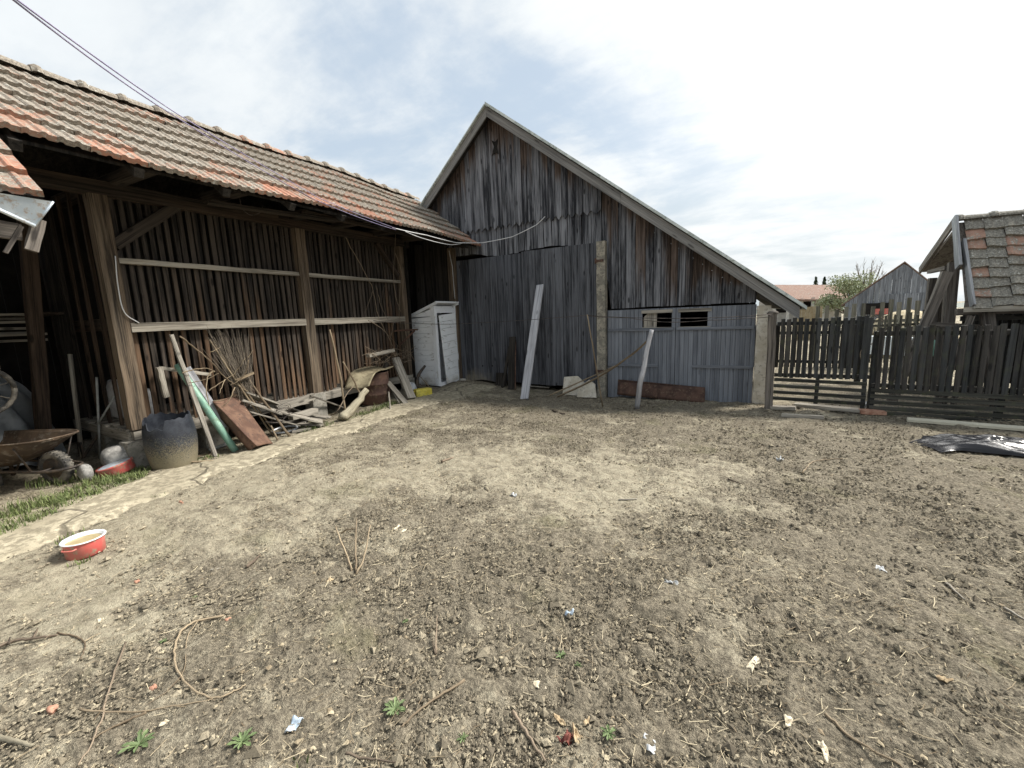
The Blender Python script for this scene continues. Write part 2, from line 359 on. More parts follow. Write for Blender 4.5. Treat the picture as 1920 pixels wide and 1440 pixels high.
    def grid(s, fn, nu, nv, thick=None, smooth=True, tint=None):    # fn(u, v) -> point; optional thickness vector
        vs = []; pc = []
        for j in range(nv+1):
            for i in range(nu+1): p = V(fn(i/nu, j/nv)); vs.append(p); pc.append(p)
        W = nu+1; fs = [(j*W+i, j*W+i+1, (j+1)*W+i+1, (j+1)*W+i) for j in range(nv) for i in range(nu)]
        if thick is not None:
            o = len(vs); vs += [v-V(thick) for v in vs[:o]]; pc += pc[:o]
            fs += [tuple(q+o for q in f[::-1]) for f in fs[:]]
            E = [(i, i+1) for i in range(nu)]+[((j)*W+nu, (j+1)*W+nu) for j in range(nv)]+[(nv*W+i+1, nv*W+i) for i in range(nu)]+[((j+1)*W, j*W) for j in range(nv)]
            fs += [(b, a, a+o, b+o) for a, b in E]
        s.add(vs, fs, pc, tint, None, smooth); return s
    def build(s, name, mat, parent=None, loc=None):
        v = np.concatenate(s.v)
        if loc is not None: wl = V(loc)
        elif parent: wl = POS[parent.name]
        else: wl = V(*((v.min(0)+v.max(0))/2)[:2], v[:, 2].min())
        me = bpy.data.meshes.new(name); me.from_pydata((v-wl).tolist(), [], s.f); me.update()
        for nm, dat, ty, key in (('pc', np.concatenate(s.pc), 'FLOAT_VECTOR', 'vector'), ('tint', np.concatenate(s.ti), 'FLOAT', 'value'), ('warm', np.concatenate(s.wa), 'FLOAT', 'value')):
            at = me.attributes.new(nm, ty, 'POINT'); at.data.foreach_set(key, np.ascontiguousarray(dat, dtype=np.float32).ravel())
        me.polygons.foreach_set('use_smooth', s.sm)
        me.materials.append(MAT[mat])
        o = bpy.data.objects.new(name, me); COL.objects.link(o)
        POS[o.name] = wl
        if parent: o.parent = parent; o.location = V(wl)-POS[parent.name]
        else: o.location = wl
        return o
POS = {}
def tag(o, label=None, cat=None, group=None, kind=None):
    if label: o['label'] = label
    if cat: o['category'] = cat
    if group: o['group'] = group
    if kind: o['kind'] = kind
    return o
def thing(name, label, cat, loc, group=None):
    o = bpy.data.objects.new(name, None); COL.objects.link(o); o.location = V(loc); POS[o.name] = V(loc); o.empty_display_size = .1
    return tag(o, label, cat, group)
def one(mb, name, mat, label, cat, group=None): return tag(mb.build(name, mat), label, cat, group)
def polyline(pts, n=6, jit=0.):                      # smooth a few points into a curve
    P = [V(p) for p in pts]; out = []
    Q = [2*P[0]-P[1]]+P+[2*P[-1]-P[-2]]
    for i in range(1, len(Q)-2):
        for k in range(n):
            t = k/n; a, b, c, d = Q[i-1], Q[i], Q[i+1], Q[i+2]
            out.append(.5*((2*b)+(c-a)*t+(2*a-5*b+4*c-d)*t*t+(3*b-a-3*c+d)*t**3)+V(U(-jit, jit), U(-jit, jit), U(-jit, jit)))
    out.append(P[-1]); return out
def mesh_np(name, v, f, mat, attrs, smooth=False):   # big numpy meshes; f is (n, k) array
    me = bpy.data.meshes.new(name); n = len(f); k = f.shape[1]
    me.vertices.add(len(v)); me.vertices.foreach_set('co', v.astype(np.float32).ravel())
    me.loops.add(n*k); me.loops.foreach_set('vertex_index', f.astype(np.int32).ravel())
    me.polygons.add(n); me.polygons.foreach_set('loop_start', np.arange(0, n*k, k, dtype=np.int32))
    me.polygons.foreach_set('use_smooth', np.full(n, smooth))
    me.update(calc_edges=True); me.validate()
    for nm, d in attrs.items():
        at = me.attributes.new(nm, 'FLOAT', 'POINT'); at.data.foreach_set('value', d.astype(np.float32))
    me.materials.append(MAT[mat]); o = bpy.data.objects.new(name, me); COL.objects.link(o); return o

# ------------------------------------------------------------------ sky and sun
SAZ, SEL = R(54), R(49)
SUN = V(math.sin(SAZ)*math.cos(SEL), math.cos(SAZ)*math.cos(SEL), math.sin(SEL))
W = bpy.data.worlds.new('World'); SC.world = W; W.use_nodes = True
class WT(NT):
    def __init__(s): s.t = W.node_tree
k = WT(); bg = W.node_tree.nodes['Background']
sky = k.n('ShaderNodeTexSky', sky_type='NISHITA'); sky.sun_disc = False; sky.sun_elevation = SEL; sky.sun_rotation = SAZ
sky.air_density = 1.3; sky.dust_density = 2.5
dr = k.n('ShaderNodeTexCoord').outputs['Generated']; sp = k.n('ShaderNodeSeparateXYZ'); k.l(dr, sp.inputs[0])
zz = k.math('MAXIMUM', sp.outputs[2], 0.)
dn = k.n('ShaderNodeVectorMath', operation='SCALE'); k.l(dr, dn.inputs[0]); k.l(k.math('DIVIDE', 1., k.math('ADD', zz, .22)), dn.inputs[3])
cl = k.noise(k.vmul(dn.outputs[0], (1, 1, .3)), 1.35, 8, .58, .25)
cl2 = k.noise(k.vmul(dn.outputs[0], (.6, 1.1, .3)), 3.4, 7, .6, .2)
dt = k.n('ShaderNodeVectorMath', operation='DOT_PRODUCT'); k.l(dr, dt.inputs[0]); gdir = V(math.sin(R(24))*math.cos(R(36)), math.cos(R(24))*math.cos(R(36)), math.sin(R(36))); dt.inputs[1].default_value = gdir
gl = k.math('ADD', dt.outputs['Value'], k.math('MULTIPLY', k.math('SUBTRACT', k.math('ADD', k.math('MULTIPLY', cl, .6), k.math('MULTIPLY', cl2, .4)), .5), .42))
glow = k.rng(gl, .70, .99); core = k.math('POWER', k.rng(dt.outputs['Value'], .84, 1.0), 3.)
mask = k.rng(k.math('ADD', k.math('ADD', k.math('MULTIPLY', cl, .75), k.math('MULTIPLY', cl2, .35)), k.math('MULTIPLY', glow, .10)), .46, .66)
haze = k.mix(.82, sky.outputs[0], (2.6, 3.0, 3.4))
col = k.mix(mask, haze, k.mix(cl2, (3.15, 3.42, 3.65), (4.4, 4.55, 4.6)))
col = k.mix(k.rng(sp.outputs[2], .34, .04, 0, .8), col, k.mix(k.rng(cl2, .40, .62), (3.05, 3.35, 3.45), (3.95, 4.05, 4.05)))
col = k.mix(k.math('MULTIPLY', glow, .9), col, (5.0, 5.1, 5.1)); col = k.mix(core, col, (46, 45, 43))
k.l(col, bg.inputs['Color']); bg.inputs['Strength'].default_value = .1
sl = bpy.data.lights.new('sun', 'SUN'); sl.energy = 2.45; sl.angle = R(11); sl.color = (1, .95, .87)
so = bpy.data.objects.new('sun', sl); COL.objects.link(so); so.location = (8, 8, 14)
so.rotation_euler = Vector(SUN).to_track_quat('Z', 'Y').to_euler()
SC.view_settings.view_transform = 'Standard'; SC.view_settings.look = 'None'; SC.view_settings.exposure = EXPOSURE = 1.22; SC.view_settings.gamma = 1

# ------------------------------------------------------------------ ground
DRY = [(G(560, 930), 1.1, .75), (G(300, 960), .9, .6), (G(900, 870), 1.2, .75), (G(1200, 905), .9, .8), (G(1060, 930), .7, .6), (G(1300, 890), .8, .45), (G(80, 1150), .5, .55), (G(1085, 1090), .16, .75), (G(1190, 1040), .16, .6),
       (G(330, 1230), .22, .5), (G(700, 880), .8, .5), (G(1350, 1120), .35, .3), (G(800, 800), .7, .3), (G(180, 1090), .45, .5)]
DARK = [(G(1000, 1120), .6, .4), (G(870, 945), .22, .5), (G(1700, 1200), 1.4, .35), (G(1750, 900), 1.6, .25), (G(430, 1080), .25, .35), (G(760, 775), .5, .3)]
def dryness(x, y):
    d = .12+.35*np.exp(-np.clip(-pathd(x, y), 0, 9)**2/.35)
    for p, r, a in DRY: d = d+.62*a*np.exp(-((x-p[0])**2+(y-p[1])**2)/(r*r))
    for p, r, a in DARK: d = d-a*np.exp(-((x-p[0])**2+(y-p[1])**2)/(r*r))
    d = d+.55*fbm(x*1.7, y*2.4, 55, 4)+.75*fbm(x*4.3, y*6, 57, 5, .6)
    d = d+.3*sstep(9.5, 11.5, y)
    return np.clip(d, 0, 1)
NA, NR = 860, 520
rad = np.concatenate([[.12], np.geomspace(.5, 14, NR-60), np.geomspace(14.3, 600, 59)])
ang = np.linspace(R(-125), R(75), NA)            # finer where the yard is, about +Y
RR, AA = np.meshgrid(rad, ang, indexing='ij'); X = RR*np.sin(AA); Y = RR*np.cos(AA)
Z = gz(X, Y)
dry = dryness(X, Y); rough = 1-.75*dry
near = 1-sstep(9, 16, RR)
Z = Z+near*(.022*fbm(X*4.6, Y*4.6, 61, 3)-.012*sstep(.16, .3, vnoise(X*6.3, Y*6.3, 66)))*(1-.6*sstep(0, .2, pathd(X, Y)))
Z = Z+near*rough*(.018*np.abs(fbm(X*9, Y*9, 70, 3))*2-.009+.018*fbm(X*23, Y*23, 80, 3))
Z = Z-.06*sstep(.18, .42, pathd(X, Y)+.25*fbm(X*3, Y*3, 63, 3))             # soil passes under the path slab
idx = np.arange(NR*NA).reshape(NR, NA)
F = np.stack([idx[:-1, :-1], idx[:-1, 1:], idx[1:, 1:], idx[1:, :-1]], -1).reshape(-1, 4)
tag(mesh_np('ground', np.stack([X, Y, Z], -1).reshape(-1, 3), F, 'soil', {'dry': dry.ravel()}, True), kind='structure')
a2 = np.linspace(R(75), R(235), 60); RR2, AA2 = np.meshgrid(np.geomspace(.12, 600, 40), a2, indexing='ij')
X2 = RR2*np.sin(AA2); Y2 = RR2*np.cos(AA2); i2 = np.arange(40*60).reshape(40, 60)
F2 = np.stack([i2[:-1, :-1], i2[:-1, 1:], i2[1:, 1:], i2[1:, :-1]], -1).reshape(-1, 4)
tag(mesh_np('ground_behind', np.stack([X2, Y2, gz(X2, Y2)], -1).reshape(-1, 3), F2, 'soil', {'dry': dryness(X2, Y2).ravel()}, True), kind='structure')
# the concrete path, a slab with worn edges
nv, nu = 420, 60
yy = np.linspace(-1.4, 8.05, nv)[:, None]; uu = np.linspace(0, 1, nu)[None, :]
yl = np.interp(yy, PL[:, 1], PL[:, 0]); yr = np.interp(yy, PR[:, 1], PR[:, 0])
xl = yl+.10*fbm(yy*2.3, yy*0+3, 31, 3); xr = yr+.22*fbm(yy*1.9, yy*0+8, 33, 4)
XX = xl+(xr-xl)*uu; YY = yy+0*uu
ed = np.minimum(uu*(xr-xl), (1-uu)*(xr-xl))
ZZ = gz(XX, YY)+.035*sstep(0, .16, ed+.17*fbm(XX*4, YY*4, 44, 4))-.02+.008*fbm(XX*7, YY*7, 45, 4)
ii = np.arange(nv*nu).reshape(nv, nu); FF = np.stack([ii[:-1, :-1], ii[:-1, 1:], ii[1:, 1:], ii[1:, :-1]], -1).reshape(-1, 4)
tag(mesh_np('path', np.stack([XX, YY, ZZ], -1).reshape(-1, 3), FF, 'path', {}, True), kind='structure')

def scatter(n, rmin, rmax, keep):                 # points thinning with distance from the middle of the yard
    r = np.exp(RNG.uniform(math.log(rmin), math.log(rmax), n)); a = RNG.uniform(R(-92), R(36), n)
    x, y = r*np.sin(a), r*np.cos(a)
    pr = keep(x, y); m = RNG.random(n) < pr
    m &= (y < 8.2) & (x > -6.6)
    return x[m], y[m], r[m]
def blobs(name, x, y, sx, sz, mat, tint, sink=.3):
    n = len(x); base = np.array([(1, 0, 0), (0, 1, 0), (-1, 0, 0), (0, -1, 0), (0, 0, 1), (0, 0, -1)], float)
    tri = np.array([(0, 1, 4), (1, 2, 4), (2, 3, 4), (3, 0, 4), (1, 0, 5), (2, 1, 5), (3, 2, 5), (0, 3, 5)])
    v = base[None]*RNG.uniform(.55, 1.35, (n, 6, 1))+RNG.uniform(-.25, .25, (n, 6, 3))
    a = RNG.uniform(0, 6.28, n); c, s = np.cos(a), np.sin(a); el = RNG.uniform(.8, 1.5, n)
    v[:, :, 0] *= el[:, None]; vx = v[:, :, 0]*c[:, None]-v[:, :, 1]*s[:, None]; vy = v[:, :, 0]*s[:, None]+v[:, :, 1]*c[:, None]
    v = np.stack([vx*sx[:, None], vy*sx[:, None], v[:, :, 2]*sz[:, None]], -1)
    v += np.stack([x, y, gz(x, y)+sz*sink], -1)[:, None]
    f = (tri[None]+np.arange(n)[:, None, None]*6).reshape(-1, 3)
    return mesh_np(name, v.reshape(-1, 3), f, mat, {'tint': np.repeat(tint, 6)})
x, y, r = scatter(150000, .8, 8.5, lambda x, y: np.clip(1.1-1.05*dryness(x, y), .12, 1)*np.where(pathd(x, y) > .25, .15, np.where(pathd(x, y) > .05, .4, 1))*np.clip(.45+1.6*fbm(x*2.2, y*2.2, 91, 3)+.3, .1, 1))
sz = np.minimum(.0030*np.exp(RNG.normal(0, .62, len(x))), .022)+.0011*r; sz = sz*np.where(RNG.random(len(x)) < .015, 1.8, 1)
tag(blobs('soil_clods', x, y, sz, sz*.75, 'clod', np.clip(RNG.random(len(x))**1.2*.75+.45*dryness(x, y)-.05, 0, 1)), kind='stuff')
def strips(name, x, y, L, w, mat, tint, rise=.35, curl=.5):     # bent three-sided straws lying about
    n = len(x); a = RNG.uniform(0, 6.28, n); el = RNG.normal(0, rise*.3, n); bd = RNG.normal(0, curl, n)
    z0 = gz(x, y)+.008
    pts = []
    for q in (-.5, 0., .5):
        aa = a+bd*q
        pts.append(np.stack([x+np.cos(aa)*L*q, y+np.sin(aa)*L*q, z0+np.sin(el)*L*q+np.where(q == 0, .0, .002)+np.abs(np.sin(el))*L*.5], -1))
    v = []
    for p in pts:
        for j in range(3):
            t = 2*math.pi*j/3; off = np.stack([-np.sin(a)*math.cos(t)*w, np.cos(a)*math.cos(t)*w, np.full(n, math.sin(t))*w*.7], -1); v.append(p+off)
    v = np.stack(v, 1)
    fs = [(i*3+j, i*3+(j+1) % 3, (i+1)*3+(j+1) % 3, (i+1)*3+j) for i in range(2) for j in range(3)]
    f = (np.array(fs)[None]+np.arange(n)[:, None, None]*9).reshape(-1, 4)
    return mesh_np(name, v.reshape(-1, 3), f, mat, {'tint': np.repeat(tint, 9)})
x, y, r = scatter(24000, .9, 8.6, lambda x, y: np.clip(.30+.45*sstep(-2, 1.5, x)+1.1*fbm(x*1.5, y*1.5, 130, 3), .04, 1)*np.where(pathd(x, y) > .1, .12, 1))
tag(strips('straw_litter', x, y, .010+.075*RNG.random(len(x))**3.2, .0007+.0012*RNG.random(len(x))**2+.00020*r, 'straw', RNG.random(len(x)), curl=.16), kind='stuff')
x, y, r = scatter(5200, .9, 8.6, lambda x, y: np.clip(.35+1.2*fbm(x*1.9, y*1.9, 150, 3), .05, 1)+0*x)
tag(blobs('wood_chips', x, y, .003+.008*RNG.random(len(x))**2.5+.0008*r, .0015+.002*RNG.random(len(x)), 'straw', .15+.7*RNG.random(len(x)), .9), kind='stuff')

def blades(mb, x, y, n, h, spread, lean=.5):
    for _ in range(n):
        bx, by = x+random.gauss(0, spread), y+random.gauss(0, spread); a = U(0, 6.28); hh = h*U(.45, 1.1); w = U(.0025, .0055); l = U(.1, 1)*lean*hh
        z = float(gz(bx, by))+.0; d = V(math.cos(a), math.sin(a), 0); s = V(-d[1], d[0], 0)*w; b = V(bx, by, z-.01)
        m = b+V(0, 0, hh*.6)+d*l*.35; t = b+V(0, 0, hh)+d*l
        mb.add([b-s, b+s, m+s*.8, m-s*.8, t], [(0, 1, 2, 3), (3, 2, 4)], [(0, 0, 0)]*5, U(0, 1))
mb = MB()
for _ in range(230):                                 # the grassy verge left of the path
    t = random.random(); q = G(-30+t*300, 1000-t*118+U(-22, 20)*(1-.4*t)); blades(mb, q[0], q[1], int(U(3, 22)), U(.035, .10), U(.02, .06), 1.1)
for px, py, n, h, s in ((285, 878, 40, .06, .04), (245, 893, 40, .06, .05), (130, 1012, 45, .07, .05), (150, 1055, 16, .05, .03), (415, 830, 24, .05, .04), (585, 803, 130, .07, .09), (605, 798, 130, .07, .09), (575, 808, 90, .06, .07), (685, 776, 150, .07, .09), (705, 768, 150, .08, .09), (722, 762, 150, .08, .09), (738, 756, 130, .07, .08), (660, 785, 110, .06, .08), (400, 858, 50, .06, .05), (375, 862, 60, .05, .06), (90, 905, 120, .10, .10), (130, 900, 160, .11, .10), (180, 905, 120, .09, .10), (40, 955, 160, .10, .12),
                        (300, 930, 22, .04, .03), (1110, 742, 40, .05, .08), (560, 1420, 5, .03, .02), (960, 1180, 6, .02, .05), (690, 806, 30, .03, .06), (790, 745, 30, .04, .08), (20, 985, 60, .08, .08)):
    q = G(px, py); blades(mb, q[0], q[1], n, h, s)
tag(mb.build('grass', 'grass', loc=(0, 0, 0)), kind='stuff')

# ------------------------------------------------------------------ shared builders
def planks(mb, x0, x1, Y, zb, zt, w, th=.022, wj=.2, gap=.004, dj=.004, tip=0., ragged=0., slip=.0, brown=None):
    x = x0
    while x < x1-.01:
        a = x; b = min(x1, x+w*U(1-wj, 1+wj))
        if x1-b < w*.4: b = x1
        rb = U(-ragged, ragged); yo = Y+U(-dj, dj); mid = (a+b)/2; sl = U(-slip, slip)
        z0a, z0b = zb(a)+rb, zb(b)+rb+U(-ragged, ragged)*.5; za, zc = zt(a), zt(b)
        if za-z0a > .03 or zc-z0b > .03:
            lo = [(a, z0a), (mid, z0a-tip), (b-gap, z0b)] if tip else [(a, z0a), (b-gap, z0b)]
            wm = None
            if brown: b0, b1 = U(*brown[0]), U(*brown[1]); wm = ([b0]*len(lo)+[b1, b1])*2
            mb.prism(lo+[(b-gap+sl, max(zc, z0b+.02)), (a+sl, max(za, z0a+.02))], (0, yo, 0), (1, 0, 0), (0, 0, 1), (0, th, 0), warm=wm)
        x = b
    return mb
def tileroof(mb, o, du, dv, nu, nv, tw, tl, amp=.016, ribs=2, look=None, jit=.006, sag=None):
    o, du, dv = V(o), V(du), V(dv); nn = np.cross(du, dv); nn /= np.linalg.norm(nn)
    if nn[2] < 0: nn = -nn
    ns = 6*ribs
    for j in range(nv):
        for i in range(nu):
            ti, wa = look(i, j); rot = U(-jit, jit)*1.6; lift_ = U(0, jit*1.2); dvv = U(-jit, jit)*1.5+(U(-.05, .0) if random.random() < .03 else 0); rot = rot*(3 if random.random() < .04 else 1); sd = V(U(0, 40), U(0, 40), U(0, 40))
            vs = []; pc = []
            for (vv, h) in ((-.05, -.006), (-.05, .042), (tl*.5, .016), (tl+.005, -.006)):
                for m in range(ns+1):
                    u = m/ns; p = max(0, math.cos(2*math.pi*(u*ribs-.25)))**1.3
                    uu = (i+u*1.0)*tw
                    q = o+du*uu+dv*(j*tl+vv+dvv+rot*(u-.5))+nn*(h+lift_+amp*p)
                    if sag: q = q+V(0, 0, sag(uu, (j*tl+vv)))
                    vs.append(q); pc.append(V(u*tw, vv, h)+sd)
            W_ = ns+1; fs = [(r*W_+m, r*W_+m+1, (r+1)*W_+m+1, (r+1)*W_+m) for r in range(3) for m in range(ns)]
            mb.add(vs, fs, pc, ti, wa)
    return mb
def ridge_tiles(mb, a, b, n, r=.10, look=None, sag=None):
    a, b = V(a), V(b); d = (b-a)/n; L = np.linalg.norm(d); dd = d/L; up = V(0, 0, 1); sdv = np.cross(dd, up); sdv /= np.linalg.norm(sdv)
    for i in range(n):
        vs = []; pc = []; ti, wa = look(i, 9); tilt = U(-.012, .012); sd = V(U(0, 40), U(0, 40), 0)
        prof = ((-.02, 1.0), (.02, 1.28), (.055, 1.26), (.075, 1.02), (L+.02, .86))
        for t, k2 in prof:
            for m in range(9):
                an = math.pi*(m/8)
                q = a+d*i+dd*t+sdv*math.cos(an)*r*k2+up*(math.sin(an)*r*k2*.8-.035+tilt*t)
                if sag: q = q+V(0, 0, sag(i*L+t, 2.))
                vs.append(q); pc.append(V(m*.03, t, 0)+sd)
        fs = [(q*9+m, q*9+m+1, (q+1)*9+m+1, (q+1)*9+m) for q in range(len(prof)-1) for m in range(8)]
        fs.append(tuple(range(9)))
        mb.add(vs, fs, pc, ti, wa, False)

# ------------------------------------------------------------------ the barn
B = thing('wooden_barn', 'tall grey plank barn with asymmetric gable and long lean-to roof slope', 'barn', (-2.8, 8.4, 0))
APX, APZ, SL, SR = -4.82, 5.894, .898, .769
rt = lambda x: APZ-(SR*(x-APX) if x > APX else SL*(APX-x))
mb = MB()
YW = 8.4
planks(mb, -6.9, -2.50, YW-.055, lambda x: 3.60, lambda x: rt(x)-.03, .150, .022, .22, .007, .007, tip=.085, brown=((-.5, .25), (.45, 1.1)))
mb.build('gable_boarding', 'barn', B)
mb = MB()
planks(mb, -6.12, -2.50, YW-.012, lambda x: 3.0+(.035 if x < -5.2 else 0)+.03*math.sin(x*3), lambda x: 3.75, .15, .022, .3, .012, .008, ragged=.015, slip=.01, brown=((-.3, .3), (-.2, .5)))
planks(mb, -8.3, -6.12, YW-.012, lambda x: .1, lambda x: min(4.4, rt(x)-.15), .17, .022, .3, .006, .006)
mb.build('wall', 'barn', B)
mb = MB()
planks(mb, -2.495, .19, YW-.02, lambda x: 1.69 if x > -2.38 else 3.0, lambda x: rt(x)-.03, .155, .022, .25, .008, .008, ragged=.006, brown=((-.3, .6), (.4, 1.2)))
mb.build('lean_to_boarding', 'barn', B)
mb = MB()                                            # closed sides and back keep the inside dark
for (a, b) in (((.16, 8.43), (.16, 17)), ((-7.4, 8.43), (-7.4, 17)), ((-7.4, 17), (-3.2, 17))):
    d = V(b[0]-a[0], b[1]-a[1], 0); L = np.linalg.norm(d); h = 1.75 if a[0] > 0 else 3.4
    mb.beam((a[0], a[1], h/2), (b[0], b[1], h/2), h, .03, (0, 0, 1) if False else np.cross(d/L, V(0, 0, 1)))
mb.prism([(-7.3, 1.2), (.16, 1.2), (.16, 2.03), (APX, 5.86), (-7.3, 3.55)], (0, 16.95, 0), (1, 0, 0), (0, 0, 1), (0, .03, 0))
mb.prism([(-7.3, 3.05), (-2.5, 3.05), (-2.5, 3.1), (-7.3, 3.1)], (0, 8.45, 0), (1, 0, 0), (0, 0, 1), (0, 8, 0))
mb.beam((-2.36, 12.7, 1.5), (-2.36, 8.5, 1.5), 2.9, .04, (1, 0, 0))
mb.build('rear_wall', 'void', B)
mb = MB()                                            # roof: pale sheets laid over boards
def slab(x0, x1, up, th, y0, y1):
    mb.prism([(x0, rt(x0)+up), (x1, rt(x1)+up), (x1, rt(x1)+up+th), (x0, rt(x0)+up+th)], (0, y0, 0), (1, 0, 0), (0, 0, 1), (0, y1-y0, 0))
for x0, x1, up in ((APX+.01, -3.4, .012), (-3.395, -2.0, .014), (-1.995, -.7, .012), (-.695, .86, .014)):
    slab(x0, x1, up, .055, 8.00, 17.2)
slab(-5.9, APX-.012, .012, .03, 8.01, 17.2); slab(-7.45, -5.905, .013, .03, 8.01, 17.2)
mb.build('roof', 'roofsheet', B)
mb = MB(); slab(APX, .80, -.02, .03, 8.10, 17.1); slab(-7.4, APX-.004, -.02, .03, 8.10, 17.1); mb.build('roof_boards', 'dark', B)
for nm, a, b in (('bargeboard', APX, -2.05), ('bargeboard', -2.05, .78), ('bargeboard', -7.35, APX)):
    mb = MB(); mb.prism([(a, rt(a)-.195), (b-.004, rt(b)-.195), (b-.004, rt(b)-.005), (a, rt(a)-.005)], (0, 8.065, 0), (1, 0, 0), (0, 0, 1), (0, .03, 0))
    # grain runs along the slope
    v = mb.pc[0]; mb.pc[0] = np.stack([v[:, 2]-(.77 if a > -5 else -.9)*-v[:, 0], v[:, 1], v[:, 0]], -1)
    mb.build(nm, 'barge', B)
mb = MB()
for x in (.30, .52): mb.beam((x, 8.12, rt(x)-.10), (x, 8.7, rt(x)-.10), .09, .08)
mb.beam((.62, 8.10, rt(.62)-.13), (.25, 8.12, rt(.25)-.16), .05, .14); mb.build('eave_timber', 'dark', B)
mb = MB(); c = V(-4.79, 8.31, 5.17)
mb.prism([(-.085, .165), (-.028, .03), (-.09, -.14), (0, -.10), (.075, -.14), (.04, .02), (.07, .165), (0, .115)], c+V(0, .004, 0), (1, 0, 0), (0, 0, 1), (0, .012, 0)); mb.build('vent_hole', 'void', B)  # black plate on the boards, painted for the dark inside the vent
D = MB()                                             # big plank door, two leaves
planks(D, -6.0, -4.28, YW-.045, lambda x: .13+(.02*math.sin(x*9)), lambda x: 2.955, .165, .022, .2, .008, .005)
d1 = D.build('door', 'doorworn', B); tag(d1, 'left leaf of the tall plank door, pale worn patch at its foot')
D = MB(); planks(D, -4.275, -2.59, YW-.045, lambda x: .09+(.01*math.sin(x*9)), lambda x: 2.985, .165, .022, .2, .008, .005)
d2 = D.build('door', 'door', B); tag(d2, 'right leaf of the tall plank door')
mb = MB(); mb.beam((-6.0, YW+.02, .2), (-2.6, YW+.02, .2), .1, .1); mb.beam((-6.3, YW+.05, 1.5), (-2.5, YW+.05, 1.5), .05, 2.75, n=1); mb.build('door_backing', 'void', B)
for px, py in ((905, 686), (923, 686)):
    q = PY(px, py, YW-.047); mb = MB(); mb.lathe([(.018, 0), (.018, .004)], q, 10, ax=((1, 0, 0), (0, 0, 1), (0, -1, 0)), caps=(True, True)); mb.build('knot_hole', 'void', d1)  # black discs paint the dark inside the knot holes
mb = MB()
mb.beam((-2.49, 8.335, -.2), (-2.49, 8.335, 2.985), .17, .17, (0, 1, 0), 8, .006); mb.build('concrete_post', 'concrete', B)
for z in (2.62, .45):
    mb = MB(); mb.beam((-2.60, 8.24, z), (-2.43, 8.24, z), .02, .05, n=2, jit=.006); mb.tube([(-2.585, 8.23, z-.05), (-2.585, 8.23, z+.05)], .018); mb.build('hinge', 'darkrust', B)
mb = MB(); mb.beam((.30, 8.36, -.12), (.30, 8.36, 1.63), .20, .3, (0, 1, 0), 10, .005); mb.build('plastered_pillar', 'plaster', B)
mb = MB(); mb.beam((-6.10, 8.30, .0), (-6.10, 8.32, 3.25), .16, .13, (0, 1, 0), 8, .008, warm=.85, tint=.6); mb.build('corner_post', 'post', B)
# the low double garage door with its two slots
def leaf(x0, x1, win, lab):
    mb = MB(); x = x0
    while x < x1-.02:
        b = min(x1, x+.076)
        if x1-b < .03: b = x1
        segs = [(-.10, 1.655)]
        if win and x >= win[0]-.02 and b <= win[1]+.03: segs = [(-.10, 1.30), (1.575, 1.655)]
        for z0, z1 in segs:
            mb.prism([(x, z0), (b-.005, z0), (b-.005, z1), (x, z1)], (0, YW-.045+U(-.002, .002), 0), (1, 0, 0), (0, 0, 1), (0, .02, 0))
        x = b
    o = mb.build('garage_door', 'garage', B); tag(o, lab)
    for z, a, c in ((1.268, x0+.01, x1-.03), (.575, x0+.01, x1-.03)):
        if win and z < 1: a, c = (x0+.01, x1-.30) if x0 < -2 else (x0+.30, x1-.02)
        m2 = MB(); m2.beam((a, YW-.062, z), (c, YW-.062, z), .025, .052, (0, 0, 1), 4, .002); m2.build('batten', 'garage', o)
    if win:
        m2 = MB(); a, c = win
        m2.beam((a-.03, YW-.052, 1.60), (c+.03, YW-.052, 1.60), .02, .06); m2.beam((a-.02, YW-.05, 1.29), (c+.02, YW-.05, 1.29), .012, .03); m2.build('window_frame', 'grey', o)
    return o
gl = leaf(-2.385, -1.10, (-1.69, -1.19), 'left leaf of the low slatted garage door')
leaf(-1.095, .195, (-1.03, -.53), 'right leaf of the low slatted garage door')
mb = MB(); mb.prism([(-1.685, 1.295), (-1.45, 1.295), (-1.44, 1.58), (-1.60, 1.58), (-1.685, 1.50)], (0, YW-.01, 0), (1, 0, 0), (0, 0, 1), (0, .02, 0)); mb.build('broken_board', 'grey', gl)
mb = MB(); mb.beam((-2.4, 11, .8), (.1, 11, .8), .05, 1.75); mb.build('garage_backing', 'void', B)  # near-black sheet inside, painted for the dark behind the window slots

# ------------------------------------------------------------------ the corn crib on the left
XF, XB, EX, EZ, RX, RZ = -6.5, -8.25, -5.35, 3.27, -7.02, 4.47
K = thing('corn_crib', 'long dark slatted wooden corn crib with mossy orange tiled roof along the path', 'corn crib', (-7.2, 4.6, 0))
sag = lambda u, v: .018*math.sin(u*1.15+.5)-.012*math.sin(u*2.3+v)
Y0 = -.6
def lookA(i, j):
    wa = {0: .32, 1: .52, 2: .70, 3: .72, 4: .68, 5: .62, 9: .55}.get(j, .6)+U(-.28, .28)
    if i > 26: wa -= .10
    return U(.0, 1), max(0, min(1, wa))
dvv = V(RX-EX, 0, RZ-EZ); LS = np.linalg.norm(dvv); dvv /= LS
mb = MB(); nT = int((8.36-Y0)/.212)+1
tileroof(mb, (EX, 8.37-nT*.212, EZ), (0, 1, 0), dvv, nT, 6, .212, LS/6, .017, 2, lookA, .006, sag)
mb.build('roof', 'tile', K)
mb = MB(); ridge_tiles(mb, (RX-.01, Y0, RZ+.035), (RX-.01, 8.3, RZ+.035), 24, .11, lookA, lambda u, v: sag(u, 2)); mb.build('ridge', 'tile', K)
